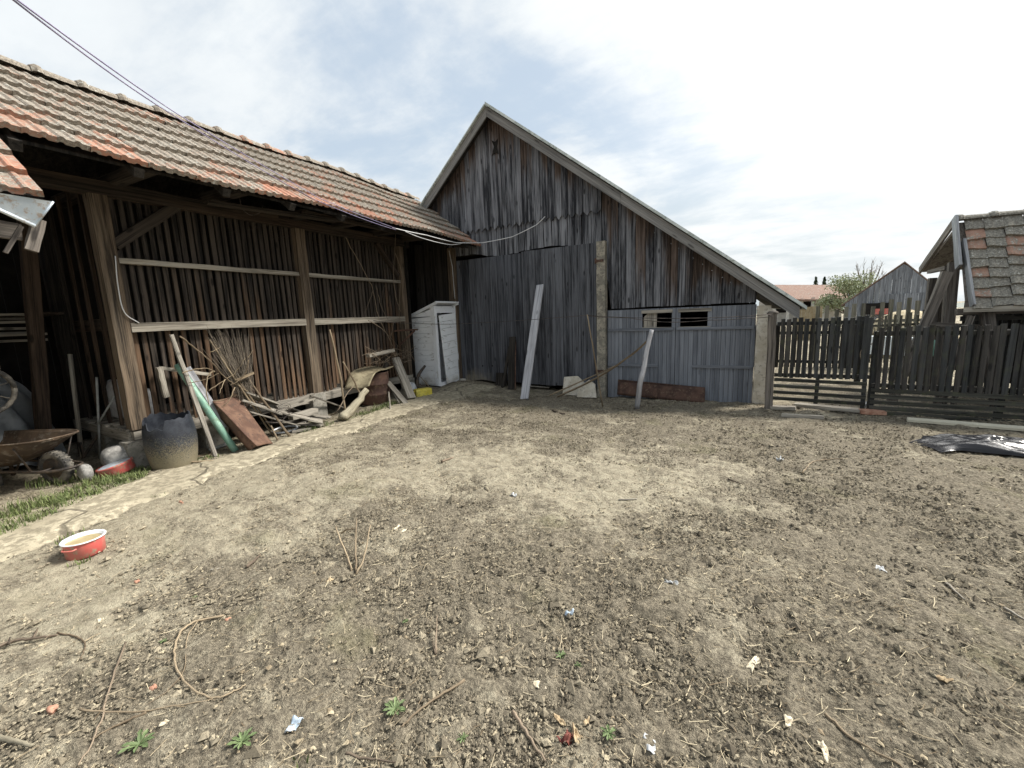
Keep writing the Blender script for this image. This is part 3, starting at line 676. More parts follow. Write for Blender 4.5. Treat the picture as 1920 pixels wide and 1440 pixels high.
mb = MB(); mb.prism([(EX-.06, EZ-.035), (RX, RZ-.03), (-9.3, 2.9), (-9.3, 2.85), (RX, RZ-.07), (EX-.06, EZ-.065)], (0, Y0, 0), (1, 0, 0), (0, 0, 1), (0, 8.35-Y0, 0)); mb.build('roof_boards', 'dark', K)
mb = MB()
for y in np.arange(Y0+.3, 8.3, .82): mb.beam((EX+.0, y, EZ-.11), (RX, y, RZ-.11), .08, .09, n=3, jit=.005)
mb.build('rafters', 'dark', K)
mb = MB()
for y in (.9, 2.35, 3.3, 4.55, 5.35, 6.3, 7.1): mb.beam((XB, y, 3.37), (EX-.16+U(-.1, .02), y, 3.31), .13, .12, n=3, jit=.007, warm=.3)
mb.build('joists', 'crib', K)
mb = MB(); mb.beam((-6.02, 3.1, 3.18), (-5.65, 4.75, 3.19), .16, .03, n=3, warm=.2, tint=.8); mb.beam((-5.7, 4.2, 3.23), (-5.62, 8.2, 3.21), .13, .03, n=3, tint=.2); mb.build('eave_board', 'crib', K)
mb = MB(); mb.beam((XF, -.4, 3.20), (XF, 4.3, 3.235), .16, .15, n=8, jit=.006, tint=.55, warm=.6); mb.beam((XF, 4.3, 3.24), (XF, 7.25, 3.24), .16, .15, n=6, jit=.006, tint=.5, warm=.6); mb.build('beam', 'crib', K)
mb = MB()
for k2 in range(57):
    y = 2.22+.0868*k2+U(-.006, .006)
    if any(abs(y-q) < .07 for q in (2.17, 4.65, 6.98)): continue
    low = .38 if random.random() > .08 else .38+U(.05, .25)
    mb.beam((XF-.035+U(-.004, .004), y+U(-.006, .006), low), (XF-.035, y+U(-.006, .006), 3.2), .024, .055*U(.85, 1.12), (0, 1, 0), 5, .0025, tint=min(1, max(0, random.gauss(.5, .2))), warm=U(.5, 1.0), warm2=U(-.3, .2))  # browner, lighter foot: the lit gradient of the slats put into colour
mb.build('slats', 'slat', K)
for y, w in ((2.17, .165), (4.645, .165), (6.98, .13)):
    mb = MB(); mb.beam((XF+.0, y, .42), (XF, y, 3.16), .16, w, (0, 1, 0), 10, .006, tint=.55, warm=.62); o = mb.build('post', 'post', K)
    if y < 5: tag(o, 'weathered post of the crib front')
for z, dz, m_, w in ((1.65, .105, 'rail', .12), (2.43, .06, 'rail', .06)):
    for a, b in ((2.255, 4.57), (4.725, 6.93)):
        mb = MB(); mb.beam((XF+.03, a, z), (XF+.03, b, z+.0), w, dz, (0, 0, 1), 12, .006, tint=.62); mb.build('rail', m_, K)
mb = MB(); mb.beam((XF+.01, 2.25, 2.60), (XF+.01, 2.95, 3.18), .10, .12, n=3, jit=.004); mb.build('brace', 'crib', K)
mb = MB(); mb.beam((XF+.01, 6.9, 2.55), (XF+.01, 6.35, 3.16), .08, .09, n=3, jit=.004); mb.build('brace', 'crib', K)
mb = MB(); mb.beam((XF-.0, 2.1, .33), (XF, 7.06, .36), .15, .13, n=12, jit=.007, tint=.6); mb.beam((XF, 2.12, .33), (XB, 2.12, .35), .12, .12, n=5, jit=.006); mb.build('sill', 'grey', K)
mb = MB()
for x in np.arange(XB+.1, XF-.06, .155): mb.beam((x, 2.08+U(-.04, .05), .415+U(-.006, .006)), (x, 7.0, .415), .14, .025, n=2, tint=U(.4, .9))
mb.build('floor', 'grey', K)
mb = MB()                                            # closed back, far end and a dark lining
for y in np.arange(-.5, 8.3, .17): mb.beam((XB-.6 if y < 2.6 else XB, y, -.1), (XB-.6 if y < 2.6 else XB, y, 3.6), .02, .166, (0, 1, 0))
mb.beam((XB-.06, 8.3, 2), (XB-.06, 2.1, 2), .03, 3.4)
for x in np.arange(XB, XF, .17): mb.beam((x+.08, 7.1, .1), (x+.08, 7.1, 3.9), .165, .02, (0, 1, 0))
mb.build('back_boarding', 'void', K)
mb = MB()
for k2, x in enumerate(np.arange(-7.95, -6.62, .34)):
    mb.beam((x+U(-.02, .02), 2.16, .42), (x+.03+U(-.02, .02), 2.16, 3.3), .055, .03, (0, 1, 0), 4, .004, tint=U(.2, .8))
mb.build('end_slats', 'crib', K)
mb = MB(); mb.beam((-8.2, 2.14, .42), (-8.12, 2.14, 3.3), .22, .16, (0, 1, 0), 8, .008, tint=.4); mb.build('post', 'dark', K)
mb = MB(); p0, p1 = PX(88, 806, -7.6), PX(40, 470, -7.6); mb.beam((-7.6, p0[1]-.06, 0), (-7.6, p1[1]+.1, 3.15), .14, .12, (0, 1, 0), 8, .012, tint=.6); mb.build('post', 'crib', K)
mb = MB(); mb.beam((-9.2, 2.24, 1.70), (-6.6, 2.24, 1.70), .06, .15, n=6, jit=.008, tint=.7); mb.beam((-9.0, 1.95, 1.86), (-7.9, 2.0, 1.88), .2, .03, n=2); mb.build('tie_rail', 'crib', K)
mb = MB()
for k2 in range(7): mb.beam((-8.8+U(-.1, .1), -.4, 1.55+.055*k2), (-8.45+U(-.1, .2), 2.0, 1.55+.055*k2+U(-.02, .02)), U(.12, .2), .03, n=2, tint=U(.2, 1))
mb.build('shelf_boards', 'grey', K)
# recess between crib and barn
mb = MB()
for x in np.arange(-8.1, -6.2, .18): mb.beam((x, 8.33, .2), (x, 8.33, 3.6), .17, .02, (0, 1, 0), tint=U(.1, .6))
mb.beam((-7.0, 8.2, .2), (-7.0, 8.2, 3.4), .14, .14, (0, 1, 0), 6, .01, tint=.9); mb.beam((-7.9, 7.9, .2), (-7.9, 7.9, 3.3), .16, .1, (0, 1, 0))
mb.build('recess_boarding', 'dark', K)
CB = 'concrete blocks under the crib'
for lab, c, s in (('concrete block under the front corner post behind the blue drum', (-6.48, 2.13, .13), (.24, .26, .27)),
                  ('concrete block below the middle of the crib beside the green pipe', (-6.55, 3.0, .12), (.22, .3, .25)),
                  ('whitish block under the second crib post', (-6.47, 4.62, .21), (.22, .26, .40)),
                  ('grey block under the crib post nearest the outhouse', (-6.5, 6.95, .2), (.2, .24, .38)),
                  ('pale block under the crib floor behind the round stone', (-7.55, 2.2, .13), (.45, .22, .27))):
    mb = MB(); z = float(gz(c[0], c[1]))
    mb.beam((c[0], c[1], z-.04), (c[0], c[1], min(.345, c[2]+s[2]/2+.02) if 'second' not in lab else .43), s[0], s[1], (0, 1, 0), 4, .008); one(mb, 'foundation_block', 'block', lab, 'block', CB)
# ------------------------------------------------------------------ roof corner of the neighbouring building, upper left
N = thing('tiled_house', 'corner of an orange tiled roof with metal gutter jutting in at the left edge', 'house', (-5.6, -1, 0))
C0 = V(-4.6, 1.234, 2.64); ev = V(-.35, -.937, 0); vv_ = V(-.78, .0, .62); vv_ /= np.linalg.norm(vv_)
mb = MB(); tileroof(mb, C0+ev*3.15-V(0, 0, 0), -ev, vv_, 15, 8, .21, .30, .018, 2, lambda i, j: (U(.0, .6), U(.1, .5)), .004); mb.build('roof', 'tile', N)
mb = MB(); q = [C0+ev*3.1, C0, C0+vv_*2.4, C0+ev*3.1+vv_*2.4]; nn = np.cross(ev, vv_); nn = nn/np.linalg.norm(nn)*np.sign(nn[2])
mb.add([p-nn*.03 for p in q]+[p-nn*.06 for p in q], [(0, 1, 2, 3), (7, 6, 5, 4), (0, 4, 5, 1), (1, 5, 6, 2), (2, 6, 7, 3), (3, 7, 4, 0)], [p for p in q]*2); mb.build('roof_boards', 'dark', N)
gA, gB, gC, gD = PX(0, 362, -4.60), PX(100, 378, -4.56), PX(66, 424, -4.66), PX(0, 394, -4.66)
gA2, gD2 = gA+(gA-gB)*1.2, gD+(gD-gC)*1.2
mb = MB(); mb.add([gA2, gB, gC, gD2]+[p-V(.012, 0, .0) for p in (gA2, gB, gC, gD2)], [(0, 1, 2, 3), (7, 6, 5, 4), (0, 4, 5, 1), (1, 5, 6, 2), (2, 6, 7, 3), (3, 7, 4, 0)], [gA2, gB, gC, gD2]*2)
mb.tube([gD2, gC], .014, 6); mb.tube([gC, gB], .007, 6); mb.build('gutter', 'zinc', N)
mb = MB()
a_, b_ = gC+V(-.06, .03, -.03), gC+V(-.13, .05, -.16); 
mb.beam(PX(74, 412, -4.72), PX(58, 470, -4.72), .07, .05, (1, 0, 0), 3, .004)
mb.beam(PX(40, 424, -4.75), PX(10, 474, -4.75), .026, .026, (1, 0, 0), 2)
mb.beam(PX(-60, 420, -4.8), PX(40, 436, -4.8), .04, .12, (0, 0, 1), 3, .004); mb.build('rafter_ends', 'shedwood', N)
mb = MB(); mb.beam((-7.6, -1.4, -.1), (-7.6, -1.4, 2.7), 4.2, 3.2, (0, 1, 0)); mb.build('wall', 'plaster', N)

# ------------------------------------------------------------------ outhouse
O_ = thing('outhouse', 'small white plank outhouse with sloping roof and ajar door beside the corn crib', 'outhouse', (-6.45, 7.87, .1))
X0, X1, Y0_, Y1_ = -6.92, -6.04, 7.46, 8.24
zt = lambda x: 1.635+(x-X0)/(X1-X0)*.30
mb = MB(); z = .14
for k2 in range(16):
    h = U(.10, .17); z1 = z+h
    if z < zt(X1)-.04:
        za, zb_ = min(z1-.005, zt(X0)), min(z1-.005, zt(X1)-.0)
        if z < zt(X0)-.02: mb.prism([(X0, z), (X1-.07, z), (X1-.07, zb_), (X0, za)], (0, Y0_+U(-.004, .004), 0), (1, 0, 0), (0, 0, 1), (0, .02, 0), tint=U(.4, .9))
        else: mb.prism([(X0+(z-zt(X0))/.341+.01, z), (X1-.07, z), (X1-.07, zb_)], (0, Y0_+U(-.004, .004), 0), (1, 0, 0), (0, 0, 1), (0, .02, 0), tint=U(.4, .9))
        z = z1
for q in mb.pc: q[:, [0, 2]] = q[:, [2, 0]]           # boards lie level
mb.build('wall', 'white', O_)
mb = MB(); mb.beam((X0, Y1_, .85), (X1, Y1_, .85), .02, 1.4); mb.beam((X0, Y0_+.02, .83), (X0, Y1_, .83), .02, 1.4); mb.beam((X1-.3, Y0_+.03, .12), (X1-.3, Y1_, .12), .5, .03); mb.build('rear_wall', 'whitetrim', O_)
mb = MB(); mb.beam((X1-.02, Y0_+.02, .08), (X1-.02, Y0_+.02, zt(X1)-.02), .10, .085, (0, 1, 0), 6, .004); mb.beam((X1-.02, Y1_-.01, .1), (X1-.02, Y1_-.01, zt(X1)-.02), .07, .06, (0, 1, 0), 6, .004)
mb.beam((X1+.0, Y0_+.055, 1.83), (X1+.0, Y1_-.04, 1.83), .03, .15, n=2); mb.beam((X1-.01, Y0_+.06, .13), (X1-.01, Y1_-.04, .15), .05, .08)
mb.build('door_frame', 'whitetrim', O_)
mb = MB(); dA, dB = V(X1+.035, Y1_-.05, 0), V(X1+.055, Y0_+.105, 0)    # ajar: hinged on the barn side, sagging at the foot
for k2 in range(10):
    z0, z1 = .155+k2*.158, .155+(k2+1)*.158-.008
    sl = lambda z_: (1.74-z_)*.16                    # the free edge leans out towards the foot
    def P_(t, z_): return dA+(dB-dA)*t*(1-sl(z_)*.55)+V(.05*(1.74-z_)/1.5*t, 0, z_-.045*t+.02)
    nrm = V(.018, .002, 0)
    q = [P_(0, z0), P_(1, z0), P_(1, z1), P_(0, z1)]; sd = V(U(0, 50), U(0, 50), 0)
    mb.add(q+[p-nrm for p in q], [(0, 3, 2, 1), (4, 5, 6, 7), (0, 1, 5, 4), (1, 2, 6, 5), (2, 3, 7, 6), (3, 0, 4, 7)], [sd+V(p[2], 0, p[1]) for p in q]*2, U(.55, .95))
mb.build('door', 'white', O_)
mb = MB(); mb.beam((X0-.06, Y0_+.37, zt(X0)+.005), (X1+.09, Y0_+.37, zt(X1)+.055), .84, .016, n=3)
mb.beam((X0-.02, Y0_-.03, zt(X0)-.02), (X1+.10, Y0_-.03, zt(X1)+.03), .03, .045, n=3); mb.beam((X0-.02, Y1_+.01, zt(X0)-.02), (X1+.10, Y1_+.01, zt(X1)+.03), .03, .045); mb.beam((X1+.105, Y0_-.06, zt(X1)+.055), (X1+.105, Y1_+.02, zt(X1)+.055), .025, .035)
mb.build('roof', 'whitetrim', O_)

# ------------------------------------------------------------------ gate and fences
YF = 7.75
def pickets(mb, a, b, z0, z1, pitch, w, th, jz=.02, dx=.004, lean=.0, matw=None):
    a, b = V(a[0], a[1], 0), V(b[0], b[1], 0); L = np.linalg.norm(b-a); d = (b-a)/L; n = int(L/pitch)
    for i in range(n):
        p = a+d*(pitch*(i+.5)+U(-dx, dx)); ww = w*U(.85, 1.1); l = U(-lean, lean)
        mb.beam(p+V(0, 0, z0+U(-jz, jz)*.6), p+d*l+V(0, 0, z1+U(-jz, jz)), ww, th, np.cross(V(0, 0, 1), d) if True else 0, 4, .002, cut=.004)
gt = thing('picket_gate', 'dark wooden picket gate closed between plastered pillar and open gap', 'gate', (1.0, YF, 0))
mb = MB(); pickets(mb, (.50, YF), (1.64, YF), .50, 1.415, .0775, .053, .022, .012); mb.build('pickets', 'fence', gt)
for z in (1.335, .535):
    mb = MB(); mb.beam((.47, YF+.035, z), (1.64, YF+.035, z+.005), .04, .055, n=4, jit=.003); mb.build('rail', 'fence', gt)
for z in (.455, .355, .255, .155):
    mb = MB(); mb.beam((.47, YF-.0, z+.01), (1.62, YF, z-.015), .025, .052, n=5, jit=.003); mb.build('lower_slat', 'fencelow', gt)
for x in (1.595, 1.03):
    mb = MB(); mb.beam((x, YF+.03, .06 if x > 1.2 else .1), (x+.005, YF+.03, 1.4 if x > 1.2 else .56), .05, .035, (0, 1, 0), 3, .003); mb.build('stile', 'fence', gt)
mb = MB(); mb.beam((.42, YF+.05, -.08), (.40, YF+.05, 1.50), .11, .12, (0, 1, 0), 6, .008, warm=.2, tint=.8); mb.lathe([(.075, 0), (.085, .02), (.05, .05), (.0, .055)], (.40, YF+.05, 1.49), 8)
one(mb, 'gate_post', 'shedwood', 'grey wooden gate post standing against the plastered pillar', 'post')
fn = thing('picket_fence', 'dark wooden picket fence on the right with level slats below the pickets', 'fence', (3.2, YF, 0))
mb = MB(); pickets(mb, (1.70, YF), (6.2, YF-.05), .36, 1.26, .0745, .054, .022, .018, .006, .012); mb.build('pickets', 'fence', fn)
for z in (1.16, .41):
    mb = MB(); mb.beam((1.68, YF+.035, z+.01), (6.2, YF-.015, z-.01), .04, .06, n=8, jit=.004); mb.build('rail', 'fence', fn)
for k2, z in enumerate((.335, .25, .165, .08, -.005)):
    mb = MB(); mb.beam((1.67, YF+.0, z+.015), (6.2, YF-.06, z-.045), .025, .058 if k2 < 4 else .085, n=8, jit=.004); mb.build('lower_slat', 'fencelow', fn)
for x in (1.70, 3.02, 4.4):
    mb = MB(); mb.beam((x, YF+.09, -.1), (x, YF+.09, 1.2), .07, .07, (0, 1, 0), 4, .005); mb.build('post', 'fence', fn)
f2 = thing('picket_fence', 'second dark picket fence further back seen through the gate', 'fence', (1.3, 10.5, 0))
mb = MB(); pickets(mb, (.2, 10.5), (2.02, 10.5), .33, 1.2, .10, .078, .022, .015); mb.build('pickets', 'fence', f2)
mb = MB(); mb.beam((.2, 10.54, 1.05), (2.02, 10.54, 1.05), .04, .06, n=4); mb.beam((.2, 10.54, .45), (2.02, 10.54, .45), .04, .06, n=4); mb.build('rail', 'fence', f2)
for x, h in ((2.05, 1.35), (.3, 1.1)):
    mb = MB(); mb.beam((x, 10.56, -.05), (x, 10.56, h), .09, .09, (0, 1, 0), 4, .006); mb.build('post', 'fence', f2)
f3 = thing('picket_fence', 'far pale mossy fence of spaced tall pickets behind the dark fence', 'fence', (3.2, 13.5, 0))
mb = MB()
for k2 in range(13): 
    px = 1535+k2*17; p = PY(px, 575, 13.5+k2*.03); mb.beam((p[0], p[1], .1), (p[0]+U(-.02, .02), p[1], 1.56+U(-.09, .06)+(.1 if px > 1640 else 0)), .085, .03, (0, 1, 0), 3, .004)
mb.build('pickets', 'farfence', f3)
mb = MB(); mb.beam((1.7, 13.55, 1.15), (4.2, 13.9, 1.15), .05, .07, n=4); mb.beam((1.7, 13.55, .5), (4.2, 13.9, .5), .05, .07, n=4); mb.build('rail', 'farfence', f3)
f4 = thing('picket_fence', 'thin grey lath fence leaning behind the right hand fence near the shed posts', 'fence', (2.6, 9.6, 0))
mb = MB(); pickets(mb, (2.05, 9.6), (2.75, 9.7), .2, 1.42, .075, .035, .02, .05, .01, .02); mb.build('pickets', 'farfence', f4)
mb = MB(); mb.beam((2.0, 9.63, 1.2), (2.8, 9.73, 1.22), .03, .04); mb.build('rail', 'farfence', f4)
mb = MB()
for k2 in range(5): pts = [V(2.1+U(-.1, .1), 10.2, .5)]+[V(2.1+U(-.15, .25), 10.2+U(-.05, .05), .5+.22*q) for q in range(1, 5)]; mb.tube(polyline(pts, 4), [.006]*len(polyline(pts, 4)), 4)
one(mb, 'dry_vine', 'vine', 'tangled dry stems at the end of the second picket fence', 'vine')

# ------------------------------------------------------------------ open shed on the right
S = thing('open_shed', 'leaning tile-roofed shed with pale bargeboards behind the right hand fence', 'shed', (4.2, 9.2, 0))
XG, YR, ZR, YE, ZE, YB, ZB = 2.77, 9.17, 2.80, 8.55, 1.50, 10.48, 2.17
dv2 = V(0, YR-YE, ZR-ZE); L2 = np.linalg.norm(dv2); dv2 /= L2
def lookS(i, j):
    if (i, j) in ((0, 6), (0, 7), (3, 6), (0, 1), (0, 3)) or random.random() < .05: return U(.0, .3), .0
    return U(.1, 1), min(1, .80+U(-.35, .2))
mb = MB(); tileroof(mb, (XG+.10, YE, ZE), (1, 0, 0), dv2, 16, 9, .20, L2/9, .016, 1, lookS, .016, lambda u, v: .02*math.sin(u*1.7)-.018*v*math.sin(u*.9))
mb.build('roof', 'tile2', S)
mb = MB(); ridge_tiles(mb, (XG+.02, YR+.01, ZR+.03), (XG+3.3, YR+.01, ZR+.03), 9, .085, lambda i, j: (U(.3, 1), .85)); mb.build('ridge', 'tile2', S)
mb = MB(); mb.prism([(YE-.0, ZE-.03), (YR, ZR-.04), (YB, ZB), (YB, ZB-.05), (YR, ZR-.10), (YE, ZE-.07)], (XG+.05, 0, 0), (0, 1, 0), (0, 0, 1), (3.3, 0, 0)); mb.build('roof_boards', 'shedwood', S)
for lab, a, b, w in (('upper pale bargeboard', (XG-.0, YR-.0, ZR+.04), (XG-.0, YR-.35, ZR-.72), .15), ('lower pale bargeboard, set further out', (XG+.07, YR-.17, ZR-.33), (XG+.10, YE-.05, ZE-.0), .13), ('rear bargeboard', (XG+.02, YR, ZR+.03), (XG+.02, YB+.02, ZB-.02), .12)):
    mb = MB(); mb.beam(a, b, .03, w, (0, 1, 0) if 'rear' not in lab else (0, 0, 1), 4, .003); tag(mb.build('bargeboard', 'shedbarge' if 'rear' not in lab else 'shedwood', S), lab)
mb = MB(); mb.beam((XG+.02, YE-.03, ZE-.045), (XG+3.4, YE-.03, ZE-.05), .03, .075, n=6, jit=.003, tint=.9); mb.build('eave_board', 'rail', S)
mb = MB()
mb.grid(lambda u, v: (XG+.22+u*2.6, YE-.01+v*.05, ZE+.005+v*(.05+.035*math.sin(u*8)**2)), 24, 2, (0, .004, .012)); mb.build('eave_strip', 'paper', S)
def lean(px0, py0, Ya, px1, py1, Yb, w, t, nm='post', m_='shedwood', foot=True):
    a, b = PY(px0, py0, Ya), PY(px1, py1, Yb)
    if foot: d = (a-b)/(a-b)[2]; a = a+d*(-.02-a[2])
    mb = MB(); mb.beam(a, b, w, t, (0, 1, 0), 5, .006); mb.build(nm, m_, S)
lean(1733, 610, 8.9, 1776, 510, 8.95, .115, .10)
lean(1778, 600, 9.0, 1788, 492, 9.05, .12, .12)
lean(1752, 600, 10.1, 1768, 505, 10.2, .05, .05); lean(1760, 600, 10.3, 1772, 505, 10.3, .05, .05)
lean(1812, 620, 8.75, 1818, 585, 8.75, .05, .05); lean(1803, 640, 8.6, 1822, 592, 8.6, .07, .06); lean(1856, 640, 8.7, 1849, 578, 8.7, .13, .12)
mb = MB(); mb.beam(PY(1742, 510, 9.9), PY(1775, 502, 9.2), .05, .06, n=3, jit=.005); mb.beam(PY(1745, 607, 8.95), PY(1845, 613, 8.9), .05, .06, n=3); mb.beam((XG, 8.7, 1.42), (XG+3.3, 8.7, 1.44), .1, .1, n=4); mb.build('tie_beam', 'shedwood', S)
for x, y, h in ((.15, 10.3, 2.0), (3.2, 8.7, 1.45), (3.2, 10.3, 2.0)):
    mb = MB(); mb.beam((XG+x, y, -.05), (XG+x, y, h), .1, .1, (0, 1, 0)); mb.build('post', 'shedwood', S)
mb = MB(); pickets(mb, (XG+.35, 9.5), (XG+3.4, 9.5), .1, 1.62, .105, .06, .025, .02); mb.beam((XG+.3, 9.46, 1.30), (XG+3.4, 9.46, 1.30), .04, .08); mb.beam((XG+.3, 9.46, .5), (XG+3.4, 9.46, .5), .04, .08); mb.build('slat_wall', 'fence', S)
mb = MB(); mb.beam((XG+.6, 10.3, 1.0), (XG+3.4, 10.3, 1.0), .02, 1.7); mb.build('rear_wall', 'void', S)
mb = MB(); mb.beam(PY(1618, 646, 13.0), PY(1728, 650, 13.4), .5, .42, n=4, jit=.01); one(mb, 'trough', 'bluewhite', 'pale blue-white trough seen through the pickets behind the gate gap', 'trough')
mb = MB(); mb.lathe([(.03, 0), (.035, .02), (.035, .14), (.014, .19), (.013, .24)], PY(1749, 668, 8.4), 10, caps=(True, True)); one(mb, 'bottle', 'greenpipe', 'green bottle hung behind the pickets below the leaning shed post', 'bottle')

# ------------------------------------------------------------------ far things
fb = thing('far_barn', 'distant grey plank barn with asymmetric gable beyond the fences', 'barn', (6, 28, 0))
A_, L_, R_ = PY(1697, 493, 28), PY(1585, 569, 28), PY(1752, 536, 28); ZG = -.1
ftop = lambda x: A_[2]-(A_[2]-L_[2])*(A_[0]-x)/(A_[0]-L_[0]) if x < A_[0] else A_[2]-(A_[2]-R_[2])*(x-A_[0])/(R_[0]-A_[0])
mb = MB(); planks(mb, L_[0], A_[0]+.1, 28, lambda x: ZG, lambda x: ftop(x)-.03, .2, .03, .2, .01, .012); planks(mb, A_[0]+.1, R_[0], 28, lambda x: 2.0, lambda x: ftop(x)-.03, .2, .03, .2, .01, .012); mb.build('wall', 'farwood', fb)
mb = MB(); planks(mb, A_[0]-.6, R_[0], 27.96, lambda x: ZG, lambda x: 2.02, .26, .03, .1, .012, .006); mb.build('door', 'farwood', fb)
mb = MB(); mb.prism([(L_[0]-.15, ftop(L_[0]-.15)), (A_[0], A_[2]+.03), (R_[0]+.3, ftop(R_[0]+.3)), (R_[0]+.3, ftop(R_[0]+.3)+.07), (A_[0], A_[2]+.09), (L_[0]-.15, ftop(L_[0]-.15)+.06)], (0, 28.06, 0), (1, 0, 0), (0, 0, 1), (2.2, 9, 0)); mb.build('roof', 'fartile', fb)
mb = MB(); p = PY(1660, 578, 27.9); mb.beam(p-V(.9, 0, 0), p+V(.3, 0, 0), .03, .55); mb.build('opening', 'void', fb)  # black plate on the wall paints the dark of the opening
mb = MB(); p = PY(1650, 584, 27.85); mb.beam(p-V(.35, 0, 0), p+V(.35, 0, 0), .03, .28); mb.build('red_board', 'redenamel', fb)
fh = thing('far_house', 'distant low house with orange tiled roof and whitewashed porch posts', 'house', (3.6, 45, 0))
a, b = PY(1430, 534, 47.5), PY(1590, 534, 47.5); e0, e1 = PY(1425, 560, 44), PY(1590, 562, 44)
mb = MB(); mb.add([e0, e1, b, a]+[q-V(0, 0, .15) for q in (e0, e1, b, a)], [(0, 1, 2, 3), (7, 6, 5, 4), (0, 4, 5, 1), (1, 5, 6, 2), (2, 6, 7, 3), (3, 7, 4, 0)], [q*.4 for q in (e0, e1, b, a)]*2, .4, .3); mb.build('roof', 'fartile', fh)
mb = MB(); mb.beam((e0[0], 46.2, 1), (e1[0], 46.2, 1), .2, 2.3); mb.build('wall', 'whitewash', fh)
mb = MB()
for px in (1452, 1478, 1503, 1524, 1545): p = PY(px, 570, 44.3); mb.beam((p[0], 44.3, -.2), (p[0], 44.3, e0[2]-.1), .22, .22, (0, 1, 0))
mb.build('porch_posts', 'whitewash', fh)
for px in (1466, 1512):
    p = PY(px, 576, 46.05); mb = MB(); mb.beam((p[0], 46.05, 1.05), (p[0], 46.05, 1.95), .9, .05, (0, 1, 0)); mb.build('window', 'void', fh)
mb = MB(); p, q = PY(1495, 588, 24), PY(1542, 588, 24); mb.beam((p[0], 24, 0), (p[0], 24, 1.5), .1, .1, (0, 1, 0)); 
for k2 in range(6): x = p[0]+(q[0]-p[0])*(k2+.5)/6; mb.beam((x, 24, 0), (x, 24, 1.53+U(-.03, .03)), .15, .04, (0, 1, 0))
one(mb, 'board_fence', 'ochre', 'short ochre board screen in front of the distant house', 'fence')
mb = MB(); p = PY(1700, 600, 17); 
mb.lathe([(1.3, 0), (1.2, .5), (.95, .95), (.62, 1.22), (.3, 1.36), (.02, 1.42)], (p[0], 17, -.05), 22, .06); one(mb, 'straw_heap', 'strawheap', 'pale straw heap between the far fence and the distant barn', 'straw heap')
def leafcloud(mb, c, rad, n, s, dens=None):
    for _ in range(n):
        d = V(random.gauss(0, 1), random.gauss(0, 1), random.gauss(0, 1)); d /= np.linalg.norm(d)
        p = V(c)+d*V(rad)*random.random()**.4
        a = V(U(-1, 1), U(-1, 1), U(-1, 1)); a /= np.linalg.norm(a)+1e-6; b = np.cross(a, V(U(-1, 1), U(-1, 1), U(-1, 1))); b /= np.linalg.norm(b)+1e-6
        q = s*U(.5, 1.2); mb.add([p-a*q, p+b*q*.45, p+a*q, p-b*q*.45], [(0, 1, 2, 3)], [(0, 0, 0)]*4, U(0, 1))
def tree(lab, base, h, w, nb, leaf, nl, spread=.5, name='tree', lm='bush', top=.0):
    T = thing(name, lab, 'tree', base); b = V(base)
    mb = MB(); mb.tube([b, b+V(.05, 0, h*.2), b+V(0, .05, h*.42)], [w*.035, w*.028, w*.02], 7); tips = []
    for i in range(nb):
        a = U(0, 6.28); st = b+V(0, 0, h*U(.15, .42)); up = U(.45, 1.); o = V(math.cos(a), math.sin(a), 0)*w*spread*(1.15-up*.7)
        p1 = st+o*.5+V(0, 0, (h*up-st[2]+b[2])*.55); p2 = st+o*U(.8, 1.1)+V(0, 0, h*up-st[2]+b[2])
        mb.tube(polyline([st, p1, p2], 4, .02), np.linspace(w*.012, w*.002, 9), 4); tips.append((p1, p2))
        for _ in range(5):
            t = U(.3, 1); s0 = p1+(p2-p1)*t; mb.tube([s0, s0+V(U(-.3, .3), U(-.3, .3), U(.1, .6))*w*.22], [w*.003, w*.001], 3)
    mb.build('trunk', 'vine', T)
    mb = MB()
    for p1, p2 in tips:
        if p2[2]-b[2] < h*(1-top): leafcloud(mb, (p1+p2)/2, (w*.2, w*.2, h*.13), nl//nb, leaf); leafcloud(mb, p2, (w*.13, w*.13, h*.1), nl//nb//2, leaf)
    mb.build('crown', lm, T)
def gpos(px, Y): p = PY(px, 590, Y); return (p[0], Y, -.1)
tree('bushy spring tree with fresh green leaves between the distant house and barn', gpos(1593, 42), 3.9, 4.6, 30, .10, 3400)
tree('taller bare-topped spring tree rising behind the green bushy one', gpos(1622, 44), 5.2, 4.2, 40, .08, 1100, .42, top=.25)
tree('white blossoming fruit tree against the distant barn roof edge', gpos(1642, 40), 3.3, 2.6, 18, .08, 1000, lm='blossom')
for px, dy, lab in ((1530, 523, 'leftmost tiny dark conifer above the distant house roof'), (1546, 523, 'tiny dark conifer closest to the bushy tree')):
    p = PY(px, dy, 90); T = thing('conifer_tree', lab, 'tree', (p[0], 90, 0), 'distant conifers'); mb = MB(); mb.tube([(p[0], 90, 0), (p[0], 90, p[2])], [.2, .03], 6); mb.build('trunk', 'vine', T)
    mb = MB()
    for k2 in range(11): q = k2/10; leafcloud(mb, (p[0], 90, 1+(p[2]-1)*q), (1.3*(1.05-q), 1.3*(1.05-q), .4), 60, .28)
    mb.build('crown', 'conifer', T)
mb = MB(); mb.grid(lambda u, v: (-30+u*140, 120+v*30, -.2+2.6*math.sin(v*math.pi)*(.6+.4*math.sin(u*17)*math.sin(u*7+1))), 60, 6); tag(mb.build('distant_hedge', 'conifer', loc=(0, 0, 0)), kind='stuff')
